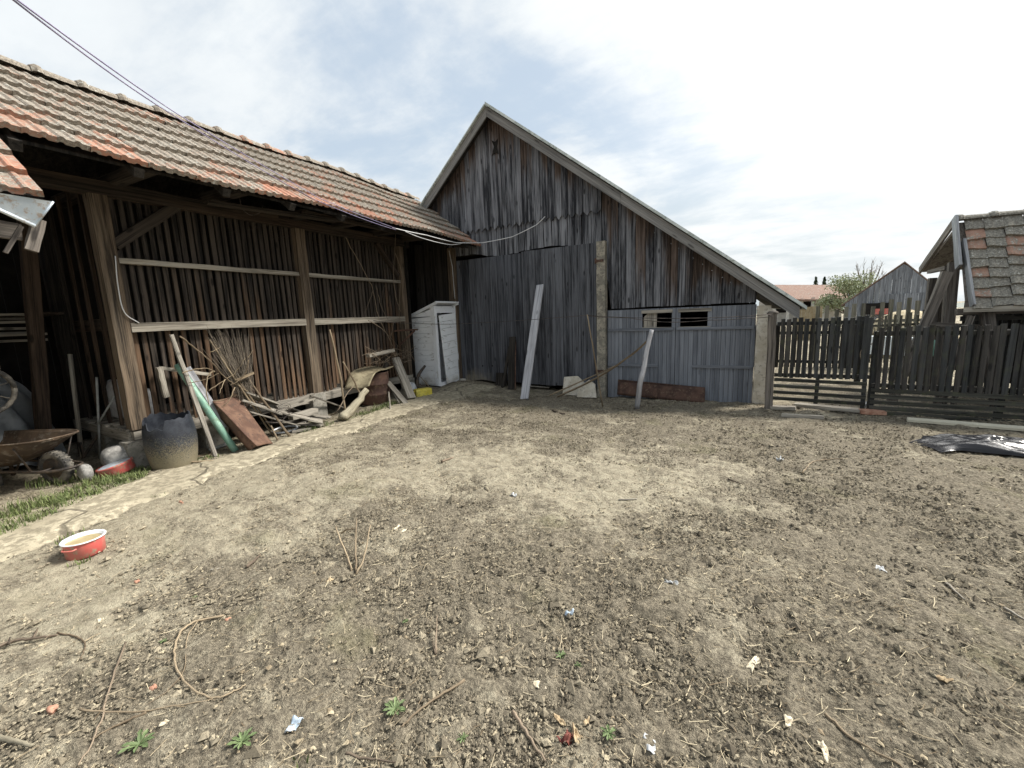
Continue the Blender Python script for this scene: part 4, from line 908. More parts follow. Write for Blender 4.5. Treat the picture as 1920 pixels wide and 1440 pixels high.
# ------------------------------------------------------------------ wheelbarrow and the open bay
wb = G(112, 905); wyaw = R(24); cw, sw = math.cos(wyaw), math.sin(wyaw)
def wl(x, y, z): return V(wb[0]+(x-.60)*cw-y*sw, wb[1]+(x-.60)*sw+y*cw, wb[2]+z)
WB = thing('wheelbarrow', 'rusty brown wheelbarrow with muddy rubber wheel at the left edge', 'wheelbarrow', wl(0, 0, 0))
mb = MB(); nU = 28
def ring(a0, a1, hw0, hw1, z0, z1, t):
    out = []
    for m in range(nU):
        a = 2*math.pi*m/nU; c, s = math.cos(a), math.sin(a); e = 2/3.4
        sx = math.copysign(abs(c)**e, c); sy = math.copysign(abs(s)**e, s); x = (a0+a1)/2+(a1-a0)/2*sx; hw = hw0+(hw1-hw0)*(sx+1)/2
        out.append((x, sy*hw, z0+(z1-z0)*(sx+1)/2))
    return out
prof = [ring(-.72, .74, .35, .29, .50, .53, 0), ring(-.70, .71, .335, .275, .48, .51, 0), ring(-.50, .40, .25, .19, .32, .33, 0), ring(-.36, .20, .18, .13, .25, .25, 0)]
outer = [ring(-.73, .755, .36, .30, .495, .525, 0), ring(-.51, .415, .26, .20, .31, .32, 0), ring(-.37, .21, .19, .14, .235, .235, 0)]
seq = [outer[2], outer[1], outer[0], prof[0], prof[1], prof[2], prof[3]]
vs = [wl(*p) for r_ in seq for p in r_]; fs = [(i*nU+j, i*nU+(j+1) % nU, (i+1)*nU+(j+1) % nU, (i+1)*nU+j) for i in range(6) for j in range(nU)]+[tuple(range(6*nU, 7*nU)), tuple(range(nU))[::-1]]
mb.add(vs, fs, vs, .5, .5, True); mb.tube([wl(*p) for p in ring(-.732, .757, .362, .302, .50, .53, 0)]+[wl(*ring(-.732, .757, .362, .302, .50, .53, 0)[0])], .011, 5); mb.build('tray', 'barrow', WB)
mb = MB()
for s in (-1, 1):
    mb.tube(polyline([wl(-1.35, s*.30, .56), wl(-.7, s*.27, .36), wl(-.2, s*.2, .22), wl(.40, s*.17, .19), wl(.70, s*.15, .18), wl(.83, s*.07, .19), wl(.845, 0, .19)], 4), .016, 7)
    mb.tube([wl(.12, s*.21, .33), wl(.2, s*.18, .2)], .009, 5); mb.tube([wl(.52, s*.27, .48), wl(.52, s*.165, .19)], .009, 5)
mb.build('frame', 'iron', WB)
for s in (-1, 1):
    mb = MB(); mb.tube([wl(-.28, s*.22, .26), wl(-.30, s*.23, -.0)], .018, 6); mb.tube([wl(-.10, s*.2, .22), wl(-.28, s*.23, .01)], .012, 6); mb.build('leg', 'barrow', WB)
axw = V(-sw, cw, 0); fx = V(cw, sw, 0); wc = wl(.60, 0, .18)
mb = MB(); m3 = ((fx), (0, 0, 1), tuple(axw))
ty = [(.115, -.035), (.14, -.046), (.165, -.042), (.182, -.022), (.186, 0), (.182, .022), (.165, .042), (.14, .046), (.115, .035)]
mb.lathe(ty, wc, 36, ax=m3, caps=(False, False))
for k2 in range(30):
    a = 2*math.pi*k2/30; d = fx*math.cos(a)+V(0, 0, 1)*math.sin(a)
    for s in (-1, 1): mb.beam(wc+d*.181+axw*s*.006, wc+d*.175+axw*s*.036, .014, .014, d)
wh = mb.build('wheel', 'rubber', WB)
mb = MB(); mb.lathe([(.02, -.03), (.115, -.035), (.115, .035), (.02, .03)], wc, 24, ax=m3, caps=(True, True)); mb.tube([wc-axw*.17, wc+axw*.17], .012, 6); mb.build('rim', 'iron', wh)
def rock(name, p, rx, ry, rz, lab, m_='stone', cat='stone', sub=3, amp=.07, group=None):
    mb = MB(); n = 20; vs = []
    sd = U(0, 30); prof = []
    for i in range(11):
        t = math.pi*i/10
        for j in range(n):
            a = 2*math.pi*j/n; d = V(math.sin(t)*math.cos(a), math.sin(t)*math.sin(a), math.cos(t))
            k2 = 1+amp*(math.sin(d[0]*3+sd)+math.sin(d[1]*4+sd*2)*.7+math.sin(d[2]*5+sd*3+d[0]*4)*.5); d = np.sign(d)*np.abs(d)**.92
            vs.append(V(p)+d*V(rx, ry, rz)*k2*.82+V(0, 0, rz*.72))
    fs = [(i*n+j, (i+1)*n+j, (i+1)*n+(j+1) % n, i*n+(j+1) % n) for i in range(10) for j in range(n)]
    mb.add(vs, fs, vs, None, None, True); return one(mb, name, m_, lab, cat, group)
rock('stone', onG(-6.62, 1.98), .27, .2, .19, 'large round grey stone by the red pot lid under the crib corner')
rock('stone', onG(-6.36, 1.60), .13, .07, .13, 'small pale rock beside the wheelbarrow nose')
p = G(218, 888); mb = MB(); tl = ((.99, 0, .12), (0, .97, .2), (-.12, -.2, .97))
mb.lathe([(.155, -.02), (.165, .0), (.165, .075), (.172, .085), (.172, .1), (.15, .1)], p+V(0, .02, .02), 26, ax=tl, caps=(True, False)); LD = tag(mb.build('pot_lid', 'redenamel'), 'red enamel pan lying upside down in front of the round stone', 'pan')
mb = MB(); mb.lathe([(.155, .094), (.12, .105), (.0, .112)], p+V(0, .02, .02), 26, ax=tl, caps=(False, False)); mb.build('base', 'zinc', LD)
# tarpaulin heap, sacks, tools in the open bay
def heap(u, v):
    a = u*2*math.pi; r = 1-v; k2 = 1+.10*math.sin(a*5+v*4)+.06*math.sin(a*11+v*9)
    return V(-8.3+.70*k2*math.cos(a)*(r**.55), 1.25+.62*k2*math.sin(a)*(r**.55), .02+1.12*(1-r**2.2)+.03*math.sin(a*9+v*13)*r+.04*math.sin(a*3+2))
mb = MB(); mb.grid(heap, 60, 26); one(mb, 'tarpaulin', 'cloth', 'grey tarpaulin draped over a heap in the dark open bay', 'tarpaulin')
mb = MB(); c = PX(-40, 735, -7.0)
mb.tube([c+V(0, .25*math.cos(t), .25*math.sin(t)) for t in np.linspace(0, 6.283, 28)], .024, 6)
for k2 in range(4): t = k2*math.pi/4+.3; mb.tube([c+V(0, .24*math.cos(t), .24*math.sin(t)), c-V(0, .24*math.cos(t), .24*math.sin(t))], .006, 4)
mb.tube([c, V(c[0], c[1], 0)], .02, 6); one(mb, 'cart_wheel', 'rubber', 'old spoked wheel half out of frame in front of the tarpaulin', 'wheel')
mb = MB(); mb.tube([onG(-7.62, 1.92), PX(131, 664, -7.75)], .026, 7, tint=.9); sh = tag(mb.build('spade', 'rail'), 'pale wooden handled tool standing upright beside the tarpaulin', 'tool')
mb = MB(); mb.beam(onG(-7.55, 1.9), onG(-7.4, 2.05, .28), .02, .03); mb.beam(onG(-7.62, 1.92, .0), onG(-7.62, 1.92, .22), .14, .02, (0, 1, 0)); mb.build('blade', 'iron', sh)
def sackf(cx, cy, z, w, d, h):
    def f(u, v):
        a = u*2*math.pi; e = .62; c, s = math.cos(a), math.sin(a); k2 = (1-.25*max(0, v-.75)*4*.5)*(1+.07*math.sin(v*9+a*2))*(.92+.1*math.sin(math.pi*min(1, v*1.2)))
        return V(cx+w/2*k2*math.copysign(abs(c)**e, c), cy+d/2*k2*math.copysign(abs(s)**e, s), z+h*v+.02*math.sin(a*3+v*4))
    mb = MB(); mb.grid(f, 28, 12); mb.add([f(i/28, 1) for i in range(28)], [tuple(range(28))], [(0, 0, 0)]*28); return mb
one(sackf(-7.62, 2.42, .43, .34, .26, .50), 'sack', 'sack', 'white woven sack standing on the crib floor behind the corner post', 'sack')
one(sackf(-6.95, 2.42, .43, .2, .22, .40), 'sack', 'sack', 'smaller white sack squeezed between slats and corner post', 'sack')
mb = MB(); mb.tube([onG(-7.3, 2.0), V(-7.16, 2.08, 1.05)], .014, 5); mb.tube([V(-7.2, 2.02, .45), V(-7.0, 2.2, .85)], .012, 5); one(mb, 'rod', 'pvc', 'thin grey rods leaning in the bay against the dark post', 'rod')

# ------------------------------------------------------------------ pots and drums
p = G(162, 1036); PT = None
mb = MB(); mb.lathe([(.10, 0), (.108, .006), (.112, .10), (.113, .118)], p-V(0, 0, .004), 40)
PT = tag(mb.build('cooking_pot', 'redenamel'), 'red enamel pot with white rim standing alone at the path edge', 'pot')
mb = MB(); mb.lathe([(.1125, .114), (.124, .119), (.125, .124), (.118, .127), (.108, .122), (.105, .03), (0, .028)], p-V(0, 0, .004), 40, caps=(False, False)); mb.build('rim', 'enamelrim', PT)
mb = MB(); mb.lathe([(.1075, .10), (0, .10)], p-V(0, 0, .004), 30, caps=(False, False)); mb.build('contents', 'feed', PT)
ha = V(.55, -.83, 0); hp = V(.83, .55, 0)
for s in (1, -1):
    mb = MB(); q = p+ha*s*.112; mb.tube(polyline([q-hp*.045+V(0, 0, .088), q-hp*.03+ha*s*.022+V(0, 0, .085), q+hp*.03+ha*s*.022+V(0, 0, .085), q+hp*.045+V(0, 0, .088)], 4), .006, 6); mb.build('handle', 'redenamel', PT)
c = G(306, 878); c = c+V(-.10, .16, 0)
H_ = .60
def drumr(z): return .212+.048*math.sin(math.pi*min(1, (z+.03)/(H_+.10)))
def dcut(a):                                          # torn mouth, a wide notch towards the path
    a = (a+math.pi) % (2*math.pi)-math.pi
    return H_-.02*math.sin(a*3+1)-(.13 if -1.35 < a < -.55 else 0)-(.045 if -1.75 < a <= -1.35 else 0)-(.03 if -.55 <= a < -.2 else 0)+.012*math.sin(a*13)
mb = MB()
def dout(u, v): a = u*2*math.pi; z = dcut(a)*v; r_ = drumr(z)*(1+.01*math.sin(a*2+v*3)); return c+V(r_*math.cos(a), r_*math.sin(a), z-.01)
mb.grid(dout, 64, 18); mb.grid(lambda u, v: c+(dout(1-u, v)-c)*V(.965, .965, 1)+V(0, 0, .002), 64, 18)
mb.add([dout(i/64, 1) for i in range(64)]+[c+(dout(i/64, 1)-c)*V(.965, .965, 1)+V(0, 0, .002) for i in range(64)], [(i, (i+1) % 64, 64+(i+1) % 64, 64+i) for i in range(64)], [(0, 0, 0)]*128)
mb.add([dout(i/64, .12)*V(1, 1, 0)+V(0, 0, c[2]+.06) for i in range(64)], [tuple(range(64))], [(0, 0, 0)]*64)
one(mb, 'plastic_drum', 'drum', 'blue-black plastic drum with torn mouth, mud spattered, by the crib corner', 'drum')

# rusty barrel with a sheet over it
c = G(702, 757); c = c+V(-.08, .10, 0); BR = None
mb = MB(); pr_ = [(.29, 0), (.30, .01), (.30, .18), (.308, .19), (.30, .20), (.30, .38), (.308, .39), (.30, .40), (.30, .60), (.306, .615), (.29, .615), (.28, .58), (.27, .05), (0, .05)]
mb.lathe(pr_, c, 36, .004); one(mb, 'rusty_barrel', 'darkrust', 'rust-brown steel barrel under a bent tan sheet', 'barrel')
c0 = c+V(0, 0, .63)
ax1 = V(.35, -.94, 0); ax2 = V(.94, .35, 0)
mb = MB(); mb.grid(lambda u, v: c0+ax1*((u-.5)*.95+.18)+ax2*((v-.5)*.66*(1-.25*u))+V(0, 0, .05-.10*max(0, u-.55)/.45-.46*max(0, u-.72)**1.4*2.2+.05*math.sin(u*5+v*3)*.5+.02*math.sin(v*7)), 22, 12, (0, 0, .008)); one(mb, 'bent_sheet', 'lidsheet', 'tan bent sheet lying across the rusty barrel', 'sheet')

# ------------------------------------------------------------------ leaning and lying clutter along the crib
def stick(name, m_, lab, cat, pts, r=.012, n=6, group=None, jit=.004, ends=None):
    P = polyline(pts, 5, jit); rr = np.linspace(r if ends is None else ends[0], r*.75 if ends is None else ends[1], len(P)); mb = MB(); mb.tube(P, rr, n); return one(mb, name, m_, lab, cat, group)
def board(name, m_, lab, cat, a, b, w, t, up=(0, 0, 1), tint=None, n=6, jit=.004, group=None, **k):
    mb = MB(); mb.beam(a, b, w, t, up, n, jit, tint=tint, cut=.01, **k); return one(mb, name, m_, lab, cat, group)
XR = -6.38
board('batten', 'grey', 'long dark square batten leaning on the crib beside the drum', 'batten', G(405, 857), PX(321, 628, XR), .045, .035, (1, 0, 0), .25)
stick('drain_pipe', 'greenpipe', 'green painted pipe leaning against the crib slats', 'pipe', [G(442, 846), PX(386, 764, -6.05), PX(333, 684, XR+.03)], .044, 12, jit=0, ends=(.044, .044))
board('plank', 'pale', 'whitish narrow plank leaning just behind the green pipe', 'plank', PX(425, 800, -6.05), PX(352, 690, XR+.02), .07, .03, (1, 0, 0), .7)
board('batten', 'rail', 'pale level batten fixed across slats above the green pipe', 'batten', PX(300, 690, XR-.04), PX(394, 702, XR-.04), .04, .045, tint=.8)
board('wood_stub', 'rail', 'short square stub of wood hanging below the level batten', 'batten', PX(298, 688, XR), PX(312, 745, XR), .06, .05, (1, 0, 0), .3)
a0, a1, b0, b1 = PX(399, 752, -6.16), PX(444, 742, -6.30), lift(G(484, 846), .08), lift(G(512, 831), .01)
mb = MB(); mid = lambda t: (a0+(b0-a0)*t); mb.grid(lambda u, v: a0+(b0-a0)*v+(a1-a0+(b1-b0-(a1-a0))*v)*u+V(.10, -.06, .0)*(1-math.sin(math.pi*min(1, u*1.0)))*.35+V(0, 0, .01*math.sin(v*6)), 10, 14, (.004, 0, .004)); q0, q1 = PX(399, 768, -6.22), G(468, 846)
mb.grid(lambda u, v: (a0+(b0-a0)*v)*(1-u)+(q0+(q1-q0)*v)*u, 3, 10, (.004, .003, 0))
one(mb, 'rusty_channel', 'rust', 'wide rusty folded metal channel leaning beside the green pipe', 'metal sheet')
stick('fork_handle', 'tan', 'twin thin tool handles leaning before the twig bundle, left one', 'tool handle', [G(513, 818), PX(448, 722, -6.2), PX(393, 637, XR)], .013)
stick('fork_handle', 'tan', 'twin thin tool handles leaning before the twig bundle, right one', 'tool handle', [G(518, 815), PX(452, 720, -6.2), PX(400, 640, XR)], .011)
stick('pole', 'tan', 'light peeled pole leaning with its foot on the path edge below the twig bundle', 'pole', [G(543, 818), PX(504, 765, -6.05), PX(467, 713, -6.3)], .019)
stick('stub_stick', 'tan', 'short stub stick stuck upright near the white hoop', 'stick', [G(521, 826), PX(508, 798, -5.85)], .015)
mb = MB(); bt, tp = PX(478, 735, -6.25), None
for k2 in range(120):
    t = random.random(); top = PX(385+85*t+U(-6, 6), 612+U(0, 55)+t*10, XR+U(-.02, .06)); bot = PX(452+U(-6, 24), 735+U(-12, 26), -6.22+U(-.05, .05)); m_ = (top+bot)/2+V(U(0, .05), U(-.03, .03), 0); P = polyline([bot, m_, top+V(0, U(-.05, .03), U(-.05, .08))], 3, .004)
    mb.tube(P, np.linspace(.0034, .0014, len(P)), 3, tint=U(.0, 1), smooth=False)
one(mb, 'twig_bundle', 'twig', 'big bundle of thin twigs leaning against the crib slats', 'twig bundle')
board('stick_rail', 'tan', 'short crossing stick resting on the twig bundle', 'stick', PX(444, 713, -6.15), PX(476, 699, -6.15), .03, .03, tint=.6)
mb = MB()
def brpx(pts, r0, Xp): P = polyline([PX(x, y, Xp+U(-.06, .06)) for x, y in pts], 5, .006); mb.tube(P, np.linspace(r0*1.35, r0*.6, len(P)), 5)
brpx([(338, 630), (365, 652), (395, 677), (420, 706), (445, 722), (466, 734)], .008, -6.15)
brpx([(341, 700), (365, 693), (385, 690), (402, 696)], .006, -6.1); brpx([(402, 696), (390, 705), (386, 730), (391, 755), (393, 770)], .007, -6.1); brpx([(395, 660), (412, 652)], .004, -6.15)
brpx([(440, 727), (430, 750), (408, 768)], .006, -6.05); brpx([(466, 675), (462, 695), (450, 712), (432, 722)], .006, -6.1); brpx([(465, 671), (474, 657)], .004, -6.1)
brpx([(355, 718), (385, 712), (410, 700)], .004, -6.08); brpx([(400, 752), (420, 750), (442, 742)], .005, -6.05); brpx([(392, 732), (420, 713), (440, 700), (460, 672)], .005, -6.12); brpx([(422, 712), (415, 728), (411, 738)], .004, -6.1)
one(mb, 'pruned_vine', 'tan', 'tangle of curved pruned vine branches before the twig bundle', 'branches')
LY = 'old boards lying in the pile by the crib'
for lab, a, b, w, t, ti in (('wide bleached board tilted up at the back of the pile', PX(455, 752, -6.2), PX(528, 778, -6.0), .20, .02, .95), ('long weathered board sloping from the sill to the path end of the pile', PX(500, 768, -6.18), G(606, 800)+V(0, 0, .05), .17, .022, .75),
                      ('short stout offcut under the whitish beam end', PX(545, 785, -6.15), PX(592, 772, -6.15), .14, .08, .9), ('split grey board lying crosswise on the pile', PX(470, 775, -6.05), PX(560, 800, -5.95), .12, .02, .6), ('broad grey board rising from the pile behind the pole', PX(452, 738, -6.25), G(560, 792)+V(-.1, .1, .12), .2, .025, .65), ('long grey board lying across the top of the pile', G(540, 792)+V(-.2, 0, .16), G(612, 792)+V(.0, .05, .05), .13, .025, .8),
                      ('brown weathered board in the middle of the pile', G(490, 795)+V(-.2, .1, .16), G(600, 797)+V(0, 0, .06), .11, .022, .3), ('thin split board low in the pile by the grass', G(505, 800)+V(-.1, 0, .06), G(605, 803)+V(0, 0, .03), .09, .02, .55),
                      ('short pale board flat at the edge of the path beside the grass', G(548, 812), G(584, 806), .10, .02, .9), ('dark wide board at the bottom of the pile', G(480, 805)+V(-.15, .1, .05), G(575, 800)+V(-.1, .1, .04), .16, .02, .15),
                      ('whitish squared beam end lying against the sill', PX(520, 770, -6.3), PX(588, 745, -6.25), .09, .10, .85), ('loose lath slanting off the pile towards the log', PX(582, 744, -6.2), G(648, 772)+V(0, 0, .05), .035, .02, .5)):
    board('board', 'grey', lab, 'board', lift(a, .02), lift(b, .02), w, t, tint=ti, group=LY)
p = G(532, 812); mb = MB(); mb.tube([p+V(-.08, .08, .03)+V(.17*math.cos(t), .17*math.sin(t), .01*math.sin(t)) for t in np.linspace(0, 6.283, 30)], .014, 6); one(mb, 'hoop', 'whitetrim', 'white hoop ring lying on the ground in front of the board pile', 'hoop')
mb = MB(); p = PX(527, 775, -6.0)
for k2 in range(9): rr = U(.09, .15); o = V(U(-.05, .05), U(-.05, .05), U(-.05, .05)); tl_ = U(.5, 1.2); mb.tube([p+o+V(rr*.6*math.sin(t)*tl_, rr*math.cos(t), rr*math.sin(t)*.8) for t in np.linspace(0, 6.283, 22)], .0028, 4)
mb.tube(polyline([p+V(.1, -.3, -.05), p+V(.1, -.1, -.1), p+V(.1, .1, -.02), p+V(.1, .5, -.18)], 5), .004, 4)
one(mb, 'wire_coil', 'wire', 'loose coil of rusty wire hanging over the board pile', 'wire')
stick('plastic_pipe', 'pvc', 'short grey plastic pipe on the ground beside the drum', 'pipe', [G(344, 850)+V(0, 0, .03), G(371, 848)+V(0, 0, .03)], .03, 12, jit=0, ends=(.03, .03))
stick('plastic_pipe', 'pvc', 'pale plastic pipe end lying between the batten and green pipe', 'pipe', [G(393, 848)+V(0, 0, .03), G(432, 838)+V(-.1, .05, .03)], .024, 12, jit=0, ends=(.024, .024))
for x0_, y0_, x1_, y1_, lab in ((348, 862, 392, 852, 'thin lath on the ground right of the drum foot'), (352, 868, 400, 866, 'yellowish lath nearest the drum foot'), (385, 862, 402, 848, 'short green-grey lath by the batten foot')): board('lath', 'tan', lab, 'lath', lift(G(x0_, y0_), .012), lift(G(x1_, y1_), .012), .03, .012, tint=.9, n=3)
stick('log', 'log', 'thick pale crooked log leaning in front of the rusty barrel', 'log', [G(642, 790)+V(0, 0, .05), (G(642, 790)+PX(688, 730, -5.75))/2+V(.0, 0, .01), PX(688, 730, -5.75)], .07, 9, jit=.016, ends=(.085, .05))
stick('pole', 'tan', 'pale pole leaning on slats left of the rusty barrel', 'pole', [PX(648, 775, -6.2), PX(637, 700, -6.3), PX(618, 618, XR)], .02)
stick('tool_handle', 'tan', 'bleached tool handle leaning across the tan sheet', 'tool handle', [PX(676, 740, -5.82), PX(660, 708, -5.85), PX(643, 678, -5.9)], .016)
stick('branch', 'vine', 'thin forked branch standing in the grass beside the log', 'branch', [G(612, 782), PX(632, 772, -6.0), PX(648, 742, -6.05), PX(662, 725, -6.1)], .01)
board('beam_end', 'grey', 'heavy grey timber leaning towards the yellow container', 'timber', lift(G(772, 750), .03), PX(741, 672, -6.28), .16, .07, (1, -.4, 0), .6)
board('plank', 'grey', 'slanting grey plank between the barrel and heavy timber', 'plank', G(762, 757), PX(727, 716, -6.15), .09, .025, (1, -.4, 0), .75)
board('lath', 'grey', 'thin lath standing beside the barrel foot', 'lath', G(732, 768), PX(729, 735, -5.95), .03, .015, (1, 0, 0), .6); board('lath', 'grey', 'slim lath slanting under the grey plank', 'lath', G(752, 760), PX(738, 738, -6.0), .03, .015, (1, 0, 0), .8)
board('plank', 'grey', 'grey half round slab lying on the brushwood behind the barrel', 'plank', PX(690, 667, -6.25), PX(737, 657, -6.22), .10, .06, tint=.7)
mb = MB()
for k2 in range(90):
    p = PX(U(690, 770), U(655, 684), -6.25+U(-.1, .12)); d = V(U(-.2, .2), U(-1, 1), U(-.5, .35)); d = d/np.linalg.norm(d)*U(.12, .38); P = polyline([p-d*.5, p+V(U(-.04, .04), U(-.03, .03), U(-.04, .05)), p+d*.5], 3, .006); mb.tube(P, np.linspace(.005, .002, len(P)), 4, tint=U(0, 1), smooth=False)
one(mb, 'brushwood', 'vine', 'heap of thin brushwood behind the rusty barrel against the slats', 'brushwood')
board('plank', 'dark', 'dark stump of plank standing under the brushwood', 'plank', PX(722, 740, -6.3), PX(724, 665, -6.3), .1, .06, (1, 0, 0), .8)
a = G(783, 745); mb = MB(); d = V(.78, .62, 0); d = (G(812, 743)-G(783, 748)); d[2] = 0; d /= np.linalg.norm(d); sd = V(-d[1], d[0], 0)
cs = [(-.09, 0), (.09, 0), (.095, .04), (.095, .12), (.07, .155), (-.07, .155), (-.095, .12), (-.095, .04)]
vs = [a+d*(L_)+sd*(u_+.08)+V(0, 0, z_) for L_ in (-.02, .0, .30, .325) for u_, z_ in [(q*(.9 if L_ in (-.02, .325) else 1), w_*(.97 if L_ in (-.02, .325) else 1)) for q, w_ in cs]]
mb.add(vs, [(i*8+j, i*8+(j+1) % 8, i*8+8+(j+1) % 8, i*8+8+j) for i in range(3) for j in range(8)]+[tuple(range(8))[::-1], tuple(range(24, 32))], vs, .5, .5); mb.tube([a+d*-.02+sd*.08+V(0, 0, .11), a+d*-.045+sd*.08+V(0, 0, .11)], .025, 8); one(mb, 'canister', 'yellow', 'yellow plastic canister lying beside the heavy timber', 'canister')
mb = MB(); p = G(776, 735); mb.grid(lambda u, v: p+V(-.15+.12*math.cos(u*6.283)*(1-v)**.5, .1+.12*math.sin(u*6.283)*(1-v)**.5, .17*(1-(1-v)**2)+.02*math.sin(u*19)), 18, 8); one(mb, 'rag', 'sack', 'crumpled pale rag behind the yellow canister', 'rag')
stick('iron_pipe', 'iron', 'dark crooked iron pipe standing before the outhouse side', 'pipe', [PX(782, 728, -6.2), PX(784, 705, -6.2), PX(797, 686, -6.15)], .035, 8, jit=.002, ends=(.04, .028))
stick('stick', 'tan', 'brown stick leaning between the canister and outhouse', 'stick', [G(806, 726), PX(785, 703, -6.25)], .01)
board('lath', 'dark', 'dark lath on the ground below the outhouse corner', 'lath', lift(G(800, 724), .02), lift(G(826, 727), .02), .04, .02, tint=.7, n=3)
rock('stone', G(868, 715), .11, .09, .05, 'flat stone at the foot of the barn corner post', 'block')
# climbing vines, hanging wires and the bracket on the crib
mb = MB()
for pts in ([(648, 445), (672, 490), (692, 525), (700, 545), (708, 590), (712, 605)], [(700, 545), (690, 570), (683, 590)], [(705, 535), (715, 575), (728, 600)], [(741, 440), (740, 475), (738, 510), (742, 555), (752, 585)], [(741, 475), (750, 500), (757, 530)], [(715, 605), (727, 630), (740, 655)], [(722, 535), (717, 550), (724, 590)], [(690, 600), (720, 620), (748, 650)], [(738, 605), (733, 640), (738, 670)], [(752, 520), (748, 580), (755, 640), (757, 670)]):
    P = polyline([PX(x, y, XR+U(0, .05)) for x, y in pts], 5, .008); mb.tube(P, np.linspace(.008, .004, len(P)), 4, tint=U(.4, 1))
one(mb, 'climbing_vine', 'vine', 'bare climbing vine stems hanging on the far end of the crib slats', 'vine')
mb = MB(); b0 = PX(748, 620, -6.35); b1 = b0+V(.42, .1, .01); mb.beam(b0-V(.1, .02, 0), b1, .04, .035); mb.beam(b1-V(.06, .02, .02), b0+V(.0, .0, -.30), .03, .03); one(mb, 'wall_bracket', 'darkrust', 'rusty triangular bracket sticking out from the last crib post', 'bracket')
mb = MB(); mb.tube(polyline([PX(449, 372, -6.3), PX(455, 392, -6.3), PX(470, 403, -6.3), PX(488, 398, -6.3), PX(493, 385, -6.3)], 5), .006, 5); one(mb, 'wire_loop', 'wire', 'loop of wire hanging under the crib eave beam', 'wire')
mb = MB(); mb.tube(polyline([PX(216, 480, -6.4), PX(221, 535, -6.4), PX(233, 585, -6.4), (XR-.02, 2.33, 1.70)], 6), .006, 6); one(mb, 'wall_cable', 'whitecable', 'white cable running down the worn corner post of the crib', 'cable')

# ------------------------------------------------------------------ things leaning on the barn
board('plank', 'pale', 'long whitish plank leaning upright against the big barn door', 'plank', G(983, 748), PY(1013, 535, 8.31), .165, .035, (0, -1, 0), .85, 8, .003)
board('plank', 'dark', 'broad dark plank leaning by the left door leaf', 'plank', G(958, 730), PY(961, 632, 8.30), .15, .04, (0, -1, 0), 1.)
board('plank', 'dark', 'narrow dark plank tilted left of the broad dark plank', 'plank', G(942, 727), PY(956, 650, 8.29), .06, .03, (0, -1, 0), .8)
stick('iron_rod', 'rust', 'thin rusty rod standing right of the broad dark plank', 'rod', [G(966, 731), PY(967, 640, 8.3)], .012)
mb = MB(); a = G(935, 725); 
for k2 in range(5): mb.beam(a+V(-.12+.06*k2, .1, .0), a+V(-.12+.06*k2, .16, .3), .05, .02, (0, 1, 0))
mb.beam(a+V(-.15, .16, .25), a+V(.15, .16, .25), .02, .05); one(mb, 'slatted_crate', 'dark', 'dark slatted crate piece low against the barn door', 'crate')
for lab, pts in (('left pale concrete slab piece propped at the barn foot', [(1055, 735), (1095, 738), (1098, 722), (1080, 705), (1055, 707)]), ('right rounded concrete slab piece propped against the post', [(1082, 740), (1118, 741), (1113, 720), (1102, 712), (1084, 727)])):
    yb = 8.05 if 'left' in lab else 7.9; P = [PY(x, y, yb) for x, y in pts]; o = P[0]; mb = MB(); k2 = .22; poly = [((q-o)[0], (q-o)[2]+(-.05 if i < 2 else 0)) for i, q in enumerate(P)]
    mb.prism(poly, o, (1, 0, 0), (0, .25, .97), (0, .05, -.013)); one(mb, 'concrete_slab', 'plaster', lab, 'slab')
board('board', 'grey', 'flat pale board lying at the foot of the barn door', 'board', lift(G(992, 727), .05), lift(G(1030, 730), .05), .12, .02, tint=.7)
stick('bowed_pole', 'tan', 'long bowed pole curving up from the ground to the stake top', 'pole', [lift(G(1045, 747), .03), PY(1120, 708, 7.6), PY(1180, 668, 7.35), PY(1212, 640, 7.25), PY(1222, 618, 7.22)], .02, 7)
stick('pole', 'tan', 'straight pole lying under the bowed pole', 'pole', [lift(G(1030, 744), .03), PY(1090, 715, 7.9), PY(1160, 683, 8.1)], .016, 6)
stick('prop_stick', 'tan', 'thin forked stick propping up the wire before the barn door', 'stick', [G(1130, 762), PY(1113, 660, 7.2), PY(1101, 590, 7.3)], .013, 6)
stick('stake', 'pale', 'crooked bleached stake standing in the ground before the garage doors', 'stake', [G(1194, 766), PY(1201, 715, 7.1), PY(1207, 690, 7.12), PY(1213, 655, 7.15), PY(1222, 618, 7.18)], .04, 8, jit=.004, ends=(.045, .035))
mb = MB(); q = [PY(1157, 740, 8.2), PY(1320, 757, 8.2), PY(1321, 727, 8.26), PY(1159, 712, 8.26)]
mb.grid(lambda u, v: (q[0]*(1-u)+q[1]*u)*(1-v)+(q[3]*(1-u)+q[2]*u)*v+V(0, .012*math.sin(u*5)+.006*math.sin(u*23), 0), 24, 5, (0, -.006, 0)); mb.beam(q[3], q[2], .02, .015); mb.beam(q[1], q[2], .02, .015, (0, 1, 0)); mb.beam((q[0]+q[1])/2-V(0, .01, 0), (q[2]+q[3])/2-V(0, .01, 0), .015, .01, (0, 1, 0)); one(mb, 'rusty_sheet', 'darkrust', 'long low rusty sheet propped before the garage doors', 'metal sheet')
mb = MB(); q = lift(G(1162, 742), .06); mb.tube([q+V(.06*math.cos(t), 0, .05*math.sin(t)) for t in np.linspace(0, 6.28, 12)], .022, 6); one(mb, 'old_ring', 'iron', 'dark iron ring lying at the concrete post foot', 'ring')

